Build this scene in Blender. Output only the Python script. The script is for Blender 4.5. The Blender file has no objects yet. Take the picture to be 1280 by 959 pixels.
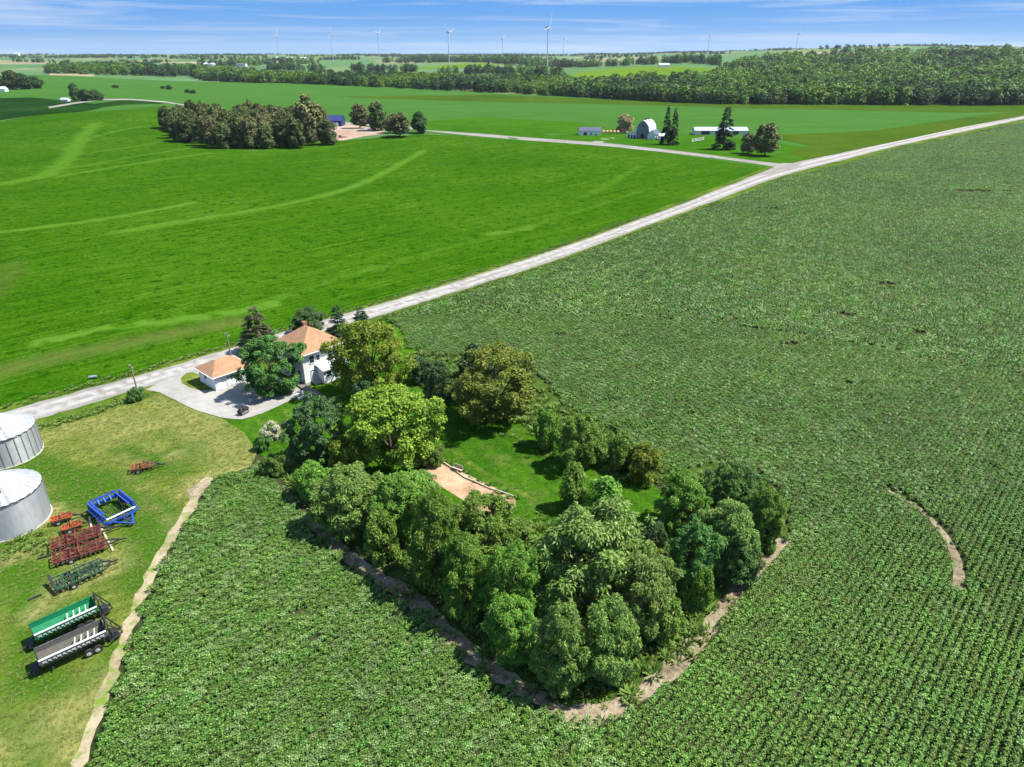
import bpy, math, random
import numpy as np
from mathutils import Vector, Matrix
from mathutils.geometry import delaunay_2d_cdt

SC = bpy.context.scene
COL = SC.collection
R = math.radians
rng = np.random.default_rng(7)

# ------------------------------------------------------------------ camera model
CAM_H, FPX, CX, CY = 55.0, 853.33, 640.0, 479.5
PITCH = R(25.9)
SP, CP = math.sin(PITCH), math.cos(PITCH)

def sst(a, b, x):
    t = np.clip((np.asarray(x, float) - a) / (b - a), 0, 1)
    return t * t * (3 - 2 * t)

def H(x, y):
    """terrain height"""
    x = np.asarray(x, float); y = np.asarray(y, float)
    yy = np.maximum(y, 1.0)
    z = 22 * sst(1500, 5200, y)
    z = z + 62 * sst(1000, 2700, y) * sst(0.02, 0.55, x / yy)
    # gentle swells in the hay field
    z = z + 1.3 * np.sin(x / 41 + .6) * np.sin(y / 58 + 1.0) * sst(190, 330, y) * sst(20, -120, x - (y - 200) * .93) * sst(640, 520, y)
    # rolling country beyond
    z = z + 7.0 * np.sin(x / 210 + 1.1) * np.sin(y / 260 + .7) * sst(760, 1300, y)
    # low crest at the far left of the hay field
    z = z + 8.0 * np.exp(-(((x + 330) / 120) ** 2 + ((y - 640) / 90) ** 2))
    return z

def ray(px, py):
    a = (px - CX) / FPX; b = -(py - CY) / FPX
    return a, CP + b * SP, -SP + b * CP

TS = np.geomspace(20, 30000, 5000)
def P(px, py):
    """photo pixel -> ground point (x, y, z)"""
    a, b, c = ray(px, py)
    x = a * TS; y = b * TS; z = CAM_H + c * TS
    d = z - H(x, y)
    i = np.argmax(d < 0)
    if d[i] >= 0: i = len(TS) - 1
    if i == 0: t = TS[0]
    else:
        t = TS[i-1] + (TS[i] - TS[i-1]) * d[i-1] / (d[i-1] - d[i])
    return np.array([a * t, b * t, float(H(a * t, b * t))])
def P2(l): return [tuple(P(*p)[:2]) for p in l]

# ------------------------------------------------------------------ object helpers
def tag(o, label=None, cat=None, group=None, kind=None):
    if label: o['label'] = label
    if cat: o['category'] = cat
    if group: o['group'] = group
    if kind: o['kind'] = kind
    return o
def link(o, parent=None):
    COL.objects.link(o)
    if parent is not None: o.parent = parent
    return o
def empty(name, loc, rz=0.0, label=None, cat=None, group=None):
    o = bpy.data.objects.new(name, None); o.empty_display_size = .3
    o.location = loc; o.rotation_euler = (0, 0, rz)
    link(o); return tag(o, label, cat, group)
def mesh_from(name, V, F, mats=(), mi=None, smooth=False):
    me = bpy.data.meshes.new(name)
    V = np.asarray(V, np.float32)
    if isinstance(F, np.ndarray):
        k = F.shape[1]; n = len(F)
        me.vertices.add(len(V)); me.vertices.foreach_set('co', V.ravel())
        me.loops.add(n * k); me.loops.foreach_set('vertex_index', F.astype(np.int32).ravel())
        me.polygons.add(n)
        me.polygons.foreach_set('loop_start', np.arange(0, n * k, k, dtype=np.int32))
        me.polygons.foreach_set('loop_total', np.full(n, k, np.int32))
        me.update(calc_edges=True)
    else:
        me.from_pydata([tuple(map(float, v)) for v in V], [], [tuple(int(i) for i in f) for f in F]); me.update()
    for m in mats: me.materials.append(m)
    if mi is not None: me.polygons.foreach_set('material_index', np.asarray(mi, np.int32))
    if smooth: me.polygons.foreach_set('use_smooth', np.ones(len(me.polygons), bool))
    return me

class MB:
    """collects boxes, bars, tubes into one mesh"""
    def __init__(s): s.V = []; s.F = []; s.M = []; s.m = 0
    def add(s, V, F):
        o = len(s.V); s.V += [tuple(v) for v in V]; s.F += [tuple(i + o for i in f) for f in F]; s.M += [s.m] * len(F); return s
    def box(s, c, d, rz=0.0):
        x, y, z = d[0] / 2, d[1] / 2, d[2] / 2
        ca, sa = math.cos(rz), math.sin(rz)
        V = []
        for dz in (-z, z):
            for dx, dy in ((-x, -y), (x, -y), (x, y), (-x, y)):
                V.append((c[0] + dx * ca - dy * sa, c[1] + dx * sa + dy * ca, c[2] + dz))
        return s.add(V, [(3, 2, 1, 0), (4, 5, 6, 7), (0, 1, 5, 4), (1, 2, 6, 5), (2, 3, 7, 6), (3, 0, 4, 7)])
    def bar(s, p, q, w, h=None):
        h = w if h is None else h
        p = Vector(p); q = Vector(q); d = (q - p).normalized()
        up = Vector((0, 0, 1)) if abs(d.z) < .95 else Vector((1, 0, 0))
        a = d.cross(up).normalized() * w / 2; b = a.cross(d).normalized() * h / 2
        V = [p - a - b, p + a - b, p + a + b, p - a + b, q - a - b, q + a - b, q + a + b, q - a + b]
        return s.add(V, [(0, 1, 2, 3), (7, 6, 5, 4), (0, 4, 5, 1), (1, 5, 6, 2), (2, 6, 7, 3), (3, 7, 4, 0)])
    def tube(s, pts, rad, n=8, cap=True):
        pts = [Vector(p) for p in pts]
        if not hasattr(rad, '__len__'): rad = [rad] * len(pts)
        V = []; F = []
        for i, p in enumerate(pts):
            d = (pts[min(i + 1, len(pts) - 1)] - pts[max(i - 1, 0)]).normalized()
            up = Vector((0, 0, 1)) if abs(d.z) < .95 else Vector((1, 0, 0))
            a = d.cross(up).normalized(); b = a.cross(d)
            for k in range(n):
                t = 2 * math.pi * k / n
                V.append(p + a * math.cos(t) * rad[i] + b * math.sin(t) * rad[i])
        for i in range(len(pts) - 1):
            for k in range(n):
                F.append((i * n + k, i * n + (k + 1) % n, (i + 1) * n + (k + 1) % n, (i + 1) * n + k))
        if cap:
            F.append(tuple(range(n - 1, -1, -1))); F.append(tuple((len(pts) - 1) * n + k for k in range(n)))
        return s.add(V, F)
    def disc(s, c, axis, r, t, n=14):
        c = Vector(c); a = Vector(axis).normalized() * t / 2
        return s.tube([c - a, c + a], r, n)
    def prism(s, prof, p0, ax_u, ax_v, ext):
        """profile (u,v) list extruded by vector ext"""
        p0 = Vector(p0); u = Vector(ax_u); v = Vector(ax_v); e = Vector(ext); n = len(prof)
        A = [p0 + u * a + v * b for a, b in prof]; B = [q + e for q in A]
        F = [tuple(range(n)), tuple(range(2 * n - 1, n - 1, -1))]
        for k in range(n): F.append((k, k + n, (k + 1) % n + n, (k + 1) % n))
        return s.add(A + B, F)
    def build(s, name, mats, parent=None, smooth=False):
        mats = mats if isinstance(mats, (list, tuple)) else [mats]
        me = mesh_from(name, s.V, s.F, mats, s.M, False)
        import bmesh
        bm = bmesh.new(); bm.from_mesh(me)
        bmesh.ops.recalc_face_normals(bm, faces=bm.faces[:]); bm.to_mesh(me); bm.free()
        if smooth:
            me.polygons.foreach_set('use_smooth', np.ones(len(me.polygons), bool))
            try: me.set_sharp_from_angle(angle=R(35))
            except Exception: pass
        return link(bpy.data.objects.new(name, me), parent)

def copy_tree(o, parent=None):
    kids = [c for c in bpy.data.objects if c.parent == o]
    c = o.copy(); COL.objects.link(c)
    if parent is not None: c.parent = parent
    for k in kids: copy_tree(k, c)
    return c

# ------------------------------------------------------------------ materials
class NT:
    def __init__(s, name):
        s.mat = bpy.data.materials.new(name); s.mat.use_nodes = True
        s.t = s.mat.node_tree; s.t.nodes.clear(); s.n = s.t.nodes
        s.out = s.n.new('ShaderNodeOutputMaterial')
    def new(s, typ, **kw):
        n = s.n.new(typ)
        for k, v in kw.items():
            if k.startswith('i_'):
                key = k[2:]; n.inputs[int(key) if key.isdigit() else key.replace('_', ' ')].default_value = v
            else: setattr(n, k, v)
        return n
    def l(s, a, b): s.t.links.new(a, b)
    def noise(s, vec, scale, detail=3, rough=.55):
        n = s.new('ShaderNodeTexNoise'); n.inputs['Scale'].default_value = scale
        n.inputs['Detail'].default_value = detail; n.inputs['Roughness'].default_value = rough
        if vec is not None: s.l(vec, n.inputs['Vector'])
        return n.outputs['Fac']
    def math(s, op, a, b=None):
        n = s.new('ShaderNodeMath', operation=op)
        for i, v in enumerate((a, b)):
            if v is None: continue
            if isinstance(v, (int, float)): n.inputs[i].default_value = v
            else: s.l(v, n.inputs[i])
        return n.outputs[0]
    def ramp(s, fac, stops):
        n = s.new('ShaderNodeValToRGB'); e = n.color_ramp.elements
        while len(e) < len(stops): e.new(.5)
        for k, (p, c) in enumerate(stops):
            e[k].position = p; e[k].color = (*c[:3], 1)
        s.l(fac, n.inputs['Fac']); return n.outputs['Color']
    def mix(s, fac, a, b, blend='MIX'):
        n = s.new('ShaderNodeMix', data_type='RGBA', blend_type=blend)
        for sock, v in ((n.inputs[0], fac), (n.inputs[6], a), (n.inputs[7], b)):
            if isinstance(v, (int, float)): sock.default_value = v
            elif isinstance(v, tuple): sock.default_value = (*v[:3], 1)
            else: s.l(v, sock)
        return n.outputs[2]
    def mapping(s, vec, rot=(0, 0, 0), scale=(1, 1, 1)):
        if any(rot):      # rotate first, then scale
            r = s.new('ShaderNodeMapping'); r.inputs['Rotation'].default_value = rot; s.l(vec, r.inputs['Vector']); vec = r.outputs['Vector']
        n = s.new('ShaderNodeMapping'); n.inputs['Scale'].default_value = scale
        s.l(vec, n.inputs['Vector']); return n.outputs['Vector']
    def finish(s, color, rough=.7, metal=0., spec=.3, bump=None, bstr=.3, bdist=.05, transl=0.):
        b = s.new('ShaderNodeBsdfPrincipled')
        for key, v in (('Base Color', color), ('Roughness', rough), ('Metallic', metal)):
            if isinstance(v, (int, float)): b.inputs[key].default_value = v
            elif isinstance(v, tuple): b.inputs[key].default_value = (*v[:3], 1)
            else: s.l(v, b.inputs[key])
        b.inputs['Specular IOR Level'].default_value = spec
        if bump is not None:
            bn = s.new('ShaderNodeBump'); bn.inputs['Strength'].default_value = bstr; bn.inputs['Distance'].default_value = bdist
            s.l(bump, bn.inputs['Height']); s.l(bn.outputs[0], b.inputs['Normal'])
        res = b.outputs[0]
        if transl > 0:
            tr = s.new('ShaderNodeBsdfTranslucent'); s.l(color, tr.inputs['Color'])
            mx = s.new('ShaderNodeMixShader'); mx.inputs[0].default_value = transl
            s.l(res, mx.inputs[1]); s.l(tr.outputs[0], mx.inputs[2]); res = mx.outputs[0]
        s.l(res, s.out.inputs['Surface']); return s.mat
    def pos(s): return s.new('ShaderNodeNewGeometry').outputs['Position']
    def obj(s): return s.new('ShaderNodeTexCoord').outputs['Object']

def simple(name, col, rough=.6, metal=0., var=.25, scale=3., spec=.3, bump=0., dirt=None):
    t = NT(name); o = t.obj()
    f = t.math('ADD', t.math('MULTIPLY', t.noise(o, scale, 4), .6), t.math('MULTIPLY', t.noise(o, scale * 6, 3), .4))
    c = t.ramp(f, [(.3, tuple(max(0, v * (1 - var)) for v in col)), (.7, tuple(min(1, v * (1 + var * .6)) for v in col))])
    if dirt:
        d = t.ramp(t.noise(o, scale * .8, 5, .65), [(.48, (0, 0, 0)), (.62, (1, 1, 1))])
        c = t.mix(d, c, dirt)
    return t.finish(c, rough, metal, spec, t.noise(o, scale * 8) if bump else None, bump, .02)

def ground_mat(name, cols, broad=.02, mid=.25, fine=2.2, streak=None, streak_w=.3, attr=None, attr_col=None, attr2_col=None, bstr=.5, bdist=.12, fine_w=.35, patch=None):
    """cols: 4 colours dark -> light"""
    t = NT(name); p = t.pos()
    a = t.noise(p, broad, 4, .6); b = t.noise(p, mid, 4, .6); c = t.noise(p, fine, 3, .7)
    f = t.math('ADD', t.math('MULTIPLY', a, .4), t.math('MULTIPLY', b, .3))
    f = t.math('ADD', f, t.math('MULTIPLY', c, fine_w))
    tot = .7 + fine_w
    if streak:
        ang, w1, w2 = streak
        m = t.mapping(p, (0, 0, -ang), (w1, w2, 1))
        s1 = t.noise(m, 1.0, 4, .65)
        f = t.math('ADD', f, t.math('MULTIPLY', s1, streak_w)); tot += streak_w
    f = t.math('DIVIDE', f, tot)
    n = len(cols)
    col = t.ramp(f, [(.40 + .20 * k / (n - 1), cc) for k, cc in enumerate(cols)])
    if patch:
        pc, lo, hi, psc = patch
        col = t.mix(t.ramp(t.noise(p, psc, 6, .7), [(lo, (0, 0, 0)), (hi, (1, 1, 1))]), col, pc)
    if attr:
        at = t.new('ShaderNodeAttribute', attribute_name=attr)
        nn = t.math('ADD', t.math('MULTIPLY', b, .9), t.math('MULTIPLY', c, 1.1))
        if streak: nn = t.math('ADD', t.math('MULTIPLY', nn, .6), t.math('MULTIPLY', s1, .8))
        g = t.math('MULTIPLY', t.math('SUBTRACT', t.math('MULTIPLY', at.outputs['Fac'], nn), .22), 1.7); g = t.math('MAXIMUM', g, 0.0)
        col = t.mix(t.math('MINIMUM', g, 1.0), col, attr_col)
        if attr2_col:
            at2 = t.new('ShaderNodeAttribute', attribute_name='k2')
            col = t.mix(t.math('MINIMUM', t.math('MULTIPLY', at2.outputs['Fac'], t.math('ADD', b, .3)), 1.0), col, attr2_col)
    return t.finish(col, .95, 0, .0, t.math('ADD', c, b), bstr, bdist)

LEAF_GAIN = 1.6
def leaf_mat(name, c1, c2, c3, transl=.22, rough=.55, spec=.22, field=False):
    c1, c2, c3 = [tuple(v * LEAF_GAIN for v in c) for c in (c1, c2, c3)]
    t = NT(name)
    g = t.new('ShaderNodeNewGeometry'); oi = t.new('ShaderNodeObjectInfo')
    r1 = g.outputs['Random Per Island']
    nz = t.noise(t.obj(), .55, 2)
    f = t.math('ADD', t.math('MULTIPLY', r1, .55), t.math('MULTIPLY', nz, .45))
    col = t.ramp(f, [(.2, c1), (.5, c2), (.8, c3)])
    hs = t.new('ShaderNodeHueSaturation')
    t.l(col, hs.inputs['Color'])
    t.l(t.math('ADD', t.math('MULTIPLY', oi.outputs['Random'], .026), .494), hs.inputs['Hue'])
    t.l(t.math('ADD', t.math('MULTIPLY', oi.outputs['Random'], .4), .8), hs.inputs['Value'])
    out = hs.outputs['Color']
    if field:          # vigour of the crop varies across the field
        p = t.pos(); f2 = t.math('ADD', t.math('MULTIPLY', t.noise(p, .018, 4, .6), .6), t.math('MULTIPLY', t.noise(p, .11, 3, .6), .4))
        out = t.mix(1.0, out, t.ramp(f2, [(.36, (.80, .86, .80)), (.5, (1.03, 1.05, 1.0)), (.64, (1.28, 1.24, 1.05))]), 'MULTIPLY')
    return t.finish(out, rough, 0, spec, transl=transl)

# ------------------------------------------------------------------ world, sun, camera
SUN_AZ, SUN_EL = R(84), R(57)       # azimuth clockwise from +Y (view direction)
w = bpy.data.worlds.new('World'); SC.world = w; w.use_nodes = True
wt = w.node_tree; wt.nodes.clear()
def wn(typ, **kw):
    n = wt.nodes.new(typ)
    for k, v in kw.items(): setattr(n, k, v)
    return n
wo = wn('ShaderNodeOutputWorld'); bg = wn('ShaderNodeBackground'); bg.inputs['Strength'].default_value = .112
sk = wn('ShaderNodeTexSky', sky_type='NISHITA', sun_disc=False, sun_elevation=SUN_EL, sun_rotation=SUN_AZ, altitude=0, air_density=1.0, dust_density=.3, ozone_density=2.0)
tc = wn('ShaderNodeTexCoord'); sep = wn('ShaderNodeSeparateXYZ'); wt.links.new(tc.outputs['Generated'], sep.inputs[0])
# clear blue low sky
rp = wn('ShaderNodeValToRGB')
for k, (p_, c_) in enumerate([(0.0, (1.25, 2.3, 3.6)), (.022, (.82, 1.9, 3.65)), (.065, (.36, 1.45, 3.6)), (.3, (.35, 1.5, 4.0))]):
    if k > 1: rp.color_ramp.elements.new(p_)
    rp.color_ramp.elements[k].position = p_; rp.color_ramp.elements[k].color = (*c_, 1)
wt.links.new(sep.outputs[2], rp.inputs[0])
mx = wn('ShaderNodeMix', data_type='RGBA')
mr = wn('ShaderNodeMapRange'); mr.inputs[1].default_value = .05; mr.inputs[2].default_value = .45; mr.inputs[3].default_value = 1.0; mr.inputs[4].default_value = .15
wt.links.new(sep.outputs[2], mr.inputs[0]); wt.links.new(mr.outputs[0], mx.inputs[0])
wt.links.new(sk.outputs[0], mx.inputs[6]); wt.links.new(rp.outputs[0], mx.inputs[7])
# thin cirrus streaks
mp = wn('ShaderNodeMapping'); mp.inputs['Scale'].default_value = (1.8, 1.8, 60); mp.inputs['Rotation'].default_value = (0, R(1.0), R(20))
wt.links.new(tc.outputs['Generated'], mp.inputs[0])
ns = wn('ShaderNodeTexNoise'); ns.inputs['Scale'].default_value = 1.6; ns.inputs['Detail'].default_value = 7; ns.inputs['Roughness'].default_value = .62; ns.inputs['Distortion'].default_value = .6
wt.links.new(mp.outputs[0], ns.inputs['Vector'])
cr = wn('ShaderNodeValToRGB'); cr.color_ramp.elements[0].position = .47; cr.color_ramp.elements[1].position = .68
cr.color_ramp.elements[1].color = (.6, .6, .6, 1); wt.links.new(ns.outputs['Fac'], cr.inputs[0])
mx2 = wn('ShaderNodeMix', data_type='RGBA'); wt.links.new(cr.outputs[0], mx2.inputs[0]); wt.links.new(mx.outputs[2], mx2.inputs[6]); mx2.inputs[7].default_value = (2.7, 3.15, 3.95, 1)
wt.links.new(mx2.outputs[2], bg.inputs['Color']); wt.links.new(bg.outputs[0], wo.inputs['Surface'])

sun_dir = Vector((math.sin(SUN_AZ) * math.cos(SUN_EL), math.cos(SUN_AZ) * math.cos(SUN_EL), math.sin(SUN_EL)))
sl = bpy.data.lights.new('sun', 'SUN'); sl.energy = 4.8; sl.angle = R(.5); sl.color = (1, .95, .86)
so = bpy.data.objects.new('sun', sl); so.rotation_euler = sun_dir.to_track_quat('Z', 'Y').to_euler(); so.location = (60, 20, 90); COL.objects.link(so)

cd = bpy.data.cameras.new('camera'); cd.sensor_width = 36; cd.lens = 24.0; cd.clip_end = 60000; cd.clip_start = .5
co = bpy.data.objects.new('camera', cd); co.location = (0, 0, CAM_H); co.rotation_euler = (R(90) - PITCH, 0, 0); COL.objects.link(co); SC.camera = co
vs = SC.view_settings; vs.view_transform = 'Standard'; vs.look = 'None'; vs.exposure = 1.1; vs.gamma = 1; vs.use_curve_mapping = False
SC.cycles.max_bounces = 6; SC.cycles.diffuse_bounces = 2; SC.cycles.glossy_bounces = 2; SC.cycles.transmission_bounces = 3; SC.cycles.transparent_max_bounces = 6; SC.cycles.volume_bounces = 0
SC.cycles.use_denoising = True
try: SC.cycles.denoising_prefilter = 'ACCURATE'
except Exception: pass

# ------------------------------------------------------------------ ground sheets
def inpoly(poly, X, Y):
    poly = np.asarray(poly); X = np.asarray(X); Y = np.asarray(Y)
    r = np.zeros(X.shape, bool); n = len(poly); j = n - 1
    for i in range(n):
        xi, yi = poly[i]; xj, yj = poly[j]
        c = ((yi > Y) != (yj > Y)) & (X < (xj - xi) * (Y - yi) / ((yj - yi) if yj != yi else 1e-9) + xi)
        r ^= c; j = i
    return r
def densify(poly, cell):
    o = []
    for i in range(len(poly)):
        a = np.array(poly[i]); b = np.array(poly[(i + 1) % len(poly)]); n = max(1, int(np.linalg.norm(b - a) / cell))
        for k in range(n): o.append(tuple(a + (b - a) * k / n))
    return o
def smooth_poly(poly, it=2):
    for _ in range(it):
        o = []
        for i in range(len(poly)):
            a = np.array(poly[i]); b = np.array(poly[(i + 1) % len(poly)])
            o += [tuple(a * .75 + b * .25), tuple(a * .25 + b * .75)]
        poly = o
    return poly
def seg_dist(X, Y, line):
    d = np.full(np.shape(X), 1e9)
    for (ax, ay), (bx, by) in zip(line[:-1], line[1:]):
        vx, vy = bx - ax, by - ay; L2 = vx * vx + vy * vy + 1e-9
        t = np.clip(((X - ax) * vx + (Y - ay) * vy) / L2, 0, 1)
        d = np.minimum(d, np.hypot(X - ax - t * vx, Y - ay - t * vy))
    return d
def sheet(name, poly, zoff, mat, cell=8., wob=0., attrs=None, kind='structure', label=None, cat=None):
    """a sheet of ground that follows the terrain; poly in world metres"""
    pl = densify(poly, cell)
    if wob:
        q = []
        for x, y in pl:
            q.append((x + wob * (math.sin(x * .9 + y * 1.7) + .6 * math.sin(x * 2.9 - y * 2.1)), y + wob * (math.sin(y * 1.1 - x * 1.3) + .6 * math.sin(y * 3.1 + x * 2.3))))
        pl = q
    A = np.array(pl); x0, y0 = A.min(0); x1, y1 = A.max(0)
    gx, gy = np.meshgrid(np.arange(x0, x1, cell), np.arange(y0, y1, cell))
    gx = gx.ravel() + rng.uniform(-.2, .2, gx.size) * cell; gy = gy.ravel() + rng.uniform(-.2, .2, gy.size) * cell
    k = inpoly(pl, gx, gy); gx, gy = gx[k], gy[k]
    k = seg_dist(gx, gy, pl + [pl[0]]) > cell * .35; gx, gy = gx[k], gy[k]
    co_ = [Vector(p) for p in pl] + [Vector((a, b)) for a, b in zip(gx, gy)]
    vo, _, fo, *_ = delaunay_2d_cdt(co_, [], [list(range(len(pl)))], 1, 1e-4)
    V = np.array([(v.x, v.y) for v in vo]); Z = H(V[:, 0], V[:, 1]) + zoff
    me = mesh_from(name, np.c_[V, Z], [tuple(f) for f in fo], [mat], None, True)
    # faces up
    if me.polygons[0].normal.z < 0: me.flip_normals()
    for an, fn in (attrs or {}).items():
        at = me.attributes.new(an, 'FLOAT', 'POINT'); at.data.foreach_set('value', np.asarray(fn(V[:, 0], V[:, 1]), np.float32))
    o = link(bpy.data.objects.new(name, me)); return tag(o, label, cat, None, kind)

ROAD_ANG = R(46.5)
# base ground: polar sheet out to the horizon
tb = NT('far farmland'); pp = tb.pos()
vo_ = tb.new('ShaderNodeTexVoronoi'); vo_.inputs['Scale'].default_value = .0032; tb.l(tb.mapping(pp, (0, 0, .3), (1, .55, 1)), vo_.inputs['Vector'])
sepc = tb.new('ShaderNodeSeparateColor'); tb.l(vo_.outputs['Color'], sepc.inputs[0])
fc = tb.ramp(sepc.outputs[0], [(0., (.07, .16, .035)), (.3, (.085, .19, .05)), (.5, (.10, .20, .07)), (.7, (.15, .22, .06)), (.82, (.20, .22, .09)), (.95, (.33, .27, .16))])
fc = tb.mix(tb.noise(pp, .01, 5), fc, (.035, .08, .024))
MAT_BASE = tb.finish(fc, .9, 0, .1)
rr = np.concatenate([[2, 6, 12, 20, 30], np.geomspace(40, 14000, 230)])
aa = np.unique(np.concatenate([np.linspace(-180, 180, 121), np.linspace(-55, 55, 171)])); aa = R(1) * aa[:-1]
V = [(0, 0, 0)]
for r_ in rr:
    for a_ in aa: V.append((r_ * math.sin(a_), r_ * math.cos(a_), 0))
V = np.array(V); V[:, 2] = H(V[:, 0], V[:, 1]); na = len(aa)
F = [(0, 1 + (k + 1) % na, 1 + k) for k in range(na)]
for i in range(len(rr) - 1):
    b = 1 + i * na
    for k in range(na):
        k2 = (k + 1) % na; F.append((b + k, b + k2, b + na + k2, b + na + k))
me = mesh_from('ground', V, F, [MAT_BASE], None, True)
if me.polygons[5].normal.z < 0: me.flip_normals()
tag(link(bpy.data.objects.new('ground', me)), kind='structure')

# road edges traced on the ground
RL = [(-160, 566), (-60, 536), (0, 517), (100, 490), (163, 473), (240, 451), (300, 432), (400, 402), (467, 384), (545, 360), (600, 343), (700, 311), (800, 275), (900, 237), (965, 211), (1000, 202), (1060, 190), (1107, 178), (1200, 159), (1280, 142), (1400, 117)]
RR = [(-160, 590), (-60, 557), (0, 538), (43, 526), (100, 509), (165, 490), (250, 465), (300, 449), (400, 417), (470, 397), (560, 369), (600, 356), (700, 324), (800, 286), (900, 249), (944, 232), (1000, 213.5), (1060, 199), (1107, 186), (1200, 166), (1280, 149), (1400, 124)]
road_poly = P2(RL) + P2(RR[::-1])
def chaikin(line, it=2):
    for _ in range(it):
        o = [line[0]]
        for a, b in zip(line[:-1], line[1:]):
            a = np.array(a); b = np.array(b); o += [tuple(a * .75 + b * .25), tuple(a * .25 + b * .75)]
        line = o + [line[-1]]
    return line
RLw, RRw = chaikin(P2(RL)), chaikin(P2(RR))
road_poly = RLw + RRw[::-1]

M_GRAVEL = ground_mat('pale gravel', [(.15, .141, .127), (.195, .184, .168), (.235, .223, .205), (.28, .266, .247)], .05, .5, 3., streak=(ROAD_ANG, .03, 1.1), streak_w=.5, attr='k', attr_col=(.31, .298, .28), bstr=.5, bdist=.05)
M_DRIVE = ground_mat('driveway gravel', [(.20, .193, .172), (.245, .237, .215), (.28, .272, .25), (.32, .31, .285)], .08, .6, 5., bstr=.3, bdist=.03)
M_HAY = ground_mat('hay meadow', [(.011, .048, .001), (.022, .075, .0018), (.034, .10, .0035), (.068, .135, .012)], .014, .13, 1.3, streak=(R(44), .014, 1.3), streak_w=.8, attr='k', attr_col=(.060, .145, .012), attr2_col=(.095, .105, .028), bstr=1., bdist=.35, fine_w=.7, patch=((.011, .05, .0015), .54, .62, .3))
M_SHADEHAY = ground_mat('meadow with painted shade', [(.004, .020, .003), (.006, .028, .004), (.010, .036, .005), (.02, .055, .01)], .012, .12, 1.0)  # shade on the far left slope, put into a darker grass colour
M_LAWN = ground_mat('lawn', [(.016, .058, .003), (.027, .085, .004), (.043, .115, .006), (.085, .14, .02)], .06, .4, 2.6, streak=(R(125), .05, .6), streak_w=.4, bstr=.9, bdist=.2, patch=((.075, .11, .02), .55, .66, .18))
M_YARD = ground_mat('dry farmyard grass', [(0.0460, 0.0792, 0.0088), (0.0897, 0.1265, 0.0165), (0.1437, 0.1650, 0.0330), (0.2300, 0.2145, 0.0660)], .05, .35, 2.4, streak=(R(28), .06, .7), streak_w=.5, attr='k', attr_col=(.036, .098, .006), attr2_col=(.25, .225, .09), bstr=.9, bdist=.25)
M_VERGE = ground_mat('verge grass', [(0.0242, 0.0578, 0.0060), (0.0440, 0.0893, 0.0090), (0.0770, 0.1208, 0.0160), (0.1320, 0.1470, 0.0350)], .05, .4, 2.2, streak=(ROAD_ANG, .04, .5), streak_w=.4, bstr=.8, bdist=.2)
M_SOIL = ground_mat('bare soil', [(.10, .085, .05), (.18, .145, .095), (.25, .205, .14), (.32, .27, .19)], .2, .8, 4., bstr=.8, bdist=.15, patch=((.06, .085, .02), .57, .66, .8))
M_TRACK = ground_mat('sandy track', [(0.177, 0.150, 0.082), (0.245, 0.204, 0.122), (0.306, 0.258, 0.170), (0.340, 0.292, 0.204)], .15, .7, 4., bstr=.6, bdist=.08, patch=((.12, .19, .03), .5, .62, .5))
M_PATCH = ground_mat('garden soil', [(0.245, 0.158, 0.094), (0.317, 0.209, 0.130), (0.360, 0.245, 0.158), (0.396, 0.302, 0.194)], .15, .6, 3., bstr=.6, bdist=.08)
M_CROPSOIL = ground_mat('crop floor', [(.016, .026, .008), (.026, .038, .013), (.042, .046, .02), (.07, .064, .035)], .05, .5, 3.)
M_GROVE = ground_mat('grove floor', [(.02, .035, .008), (.035, .06, .012), (.05, .09, .015), (.07, .11, .02)], .08, .5, 3.)
M_MIDF = ground_mat('pale far crop', [(0.0318, 0.0897, 0.0130), (0.0354, 0.1034, 0.0155), (0.0408, 0.1110, 0.0189), (0.0486, 0.1178, 0.0223)], .006, .06, .5, streak=(R(10), .005, .08), streak_w=.4)
M_OLIVE = ground_mat('olive grass strip', [(0.0252, 0.0585, 0.0035), (0.0336, 0.0720, 0.0050), (0.0420, 0.0810, 0.0060), (0.0546, 0.0900, 0.0090)], .008, .06, .5)
M_BRIGHT = ground_mat('bright pasture', [(0.0195, 0.0772, 0.0028), (0.0267, 0.0905, 0.0036), (0.0325, 0.1006, 0.0044), (0.0429, 0.1076, 0.0068)], .01, .08, .6)
M_LIME = ground_mat('lime hay hill', [(0.0648, 0.1266, 0.0060), (0.0792, 0.1479, 0.0075), (0.0896, 0.1581, 0.0095), (0.0992, 0.1581, 0.0155)], .004, .03, .3)
M_TAN = ground_mat('stubble', [(0.210, 0.168, 0.084), (0.252, 0.210, 0.119), (0.280, 0.231, 0.140), (0.294, 0.252, 0.154)], .004, .03, .3)
M_PINK = ground_mat('pinkish gravel yard', [(0.234, 0.163, 0.117), (0.286, 0.208, 0.156), (0.325, 0.247, 0.195), (0.358, 0.293, 0.234)], .03, .2, 1.5)

# far fields
sheet('far_crop_field', P2([(-330, 118), (40, 93.5), (300, 103), (560, 112.5), (760, 122), (900, 129), (1500, 131), (1500, 139), (1280, 146), (1100, 182), (1000, 204), (965, 210), (760, 182), (525, 166), (440, 166), (380, 168), (205, 132), (0, 150), (-330, 160)]), .10, M_MIDF, 26.)
sheet('grass_strip', P2([(420, 121), (620, 118.5), (760, 124), (900, 130.5), (1500, 132), (1500, 137), (1200, 141), (960, 136), (700, 129), (560, 126)]), .22, M_OLIVE, 26.)
sheet('far_pasture', P2([(520, 153), (600, 147), (720, 153), (800, 166), (960, 176), (1010, 186), (1010, 200), (975, 205), (860, 190), (760, 178), (640, 170), (530, 163)]), .2, M_BRIGHT, 14.)
sheet('pasture_edge', P2([(960, 170), (1100, 163), (1240, 143), (1280, 140), (1280, 145), (1200, 160), (1107, 180), (1010, 200), (985, 192), (1010, 182)]), .28, M_OLIVE, 14.)
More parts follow.
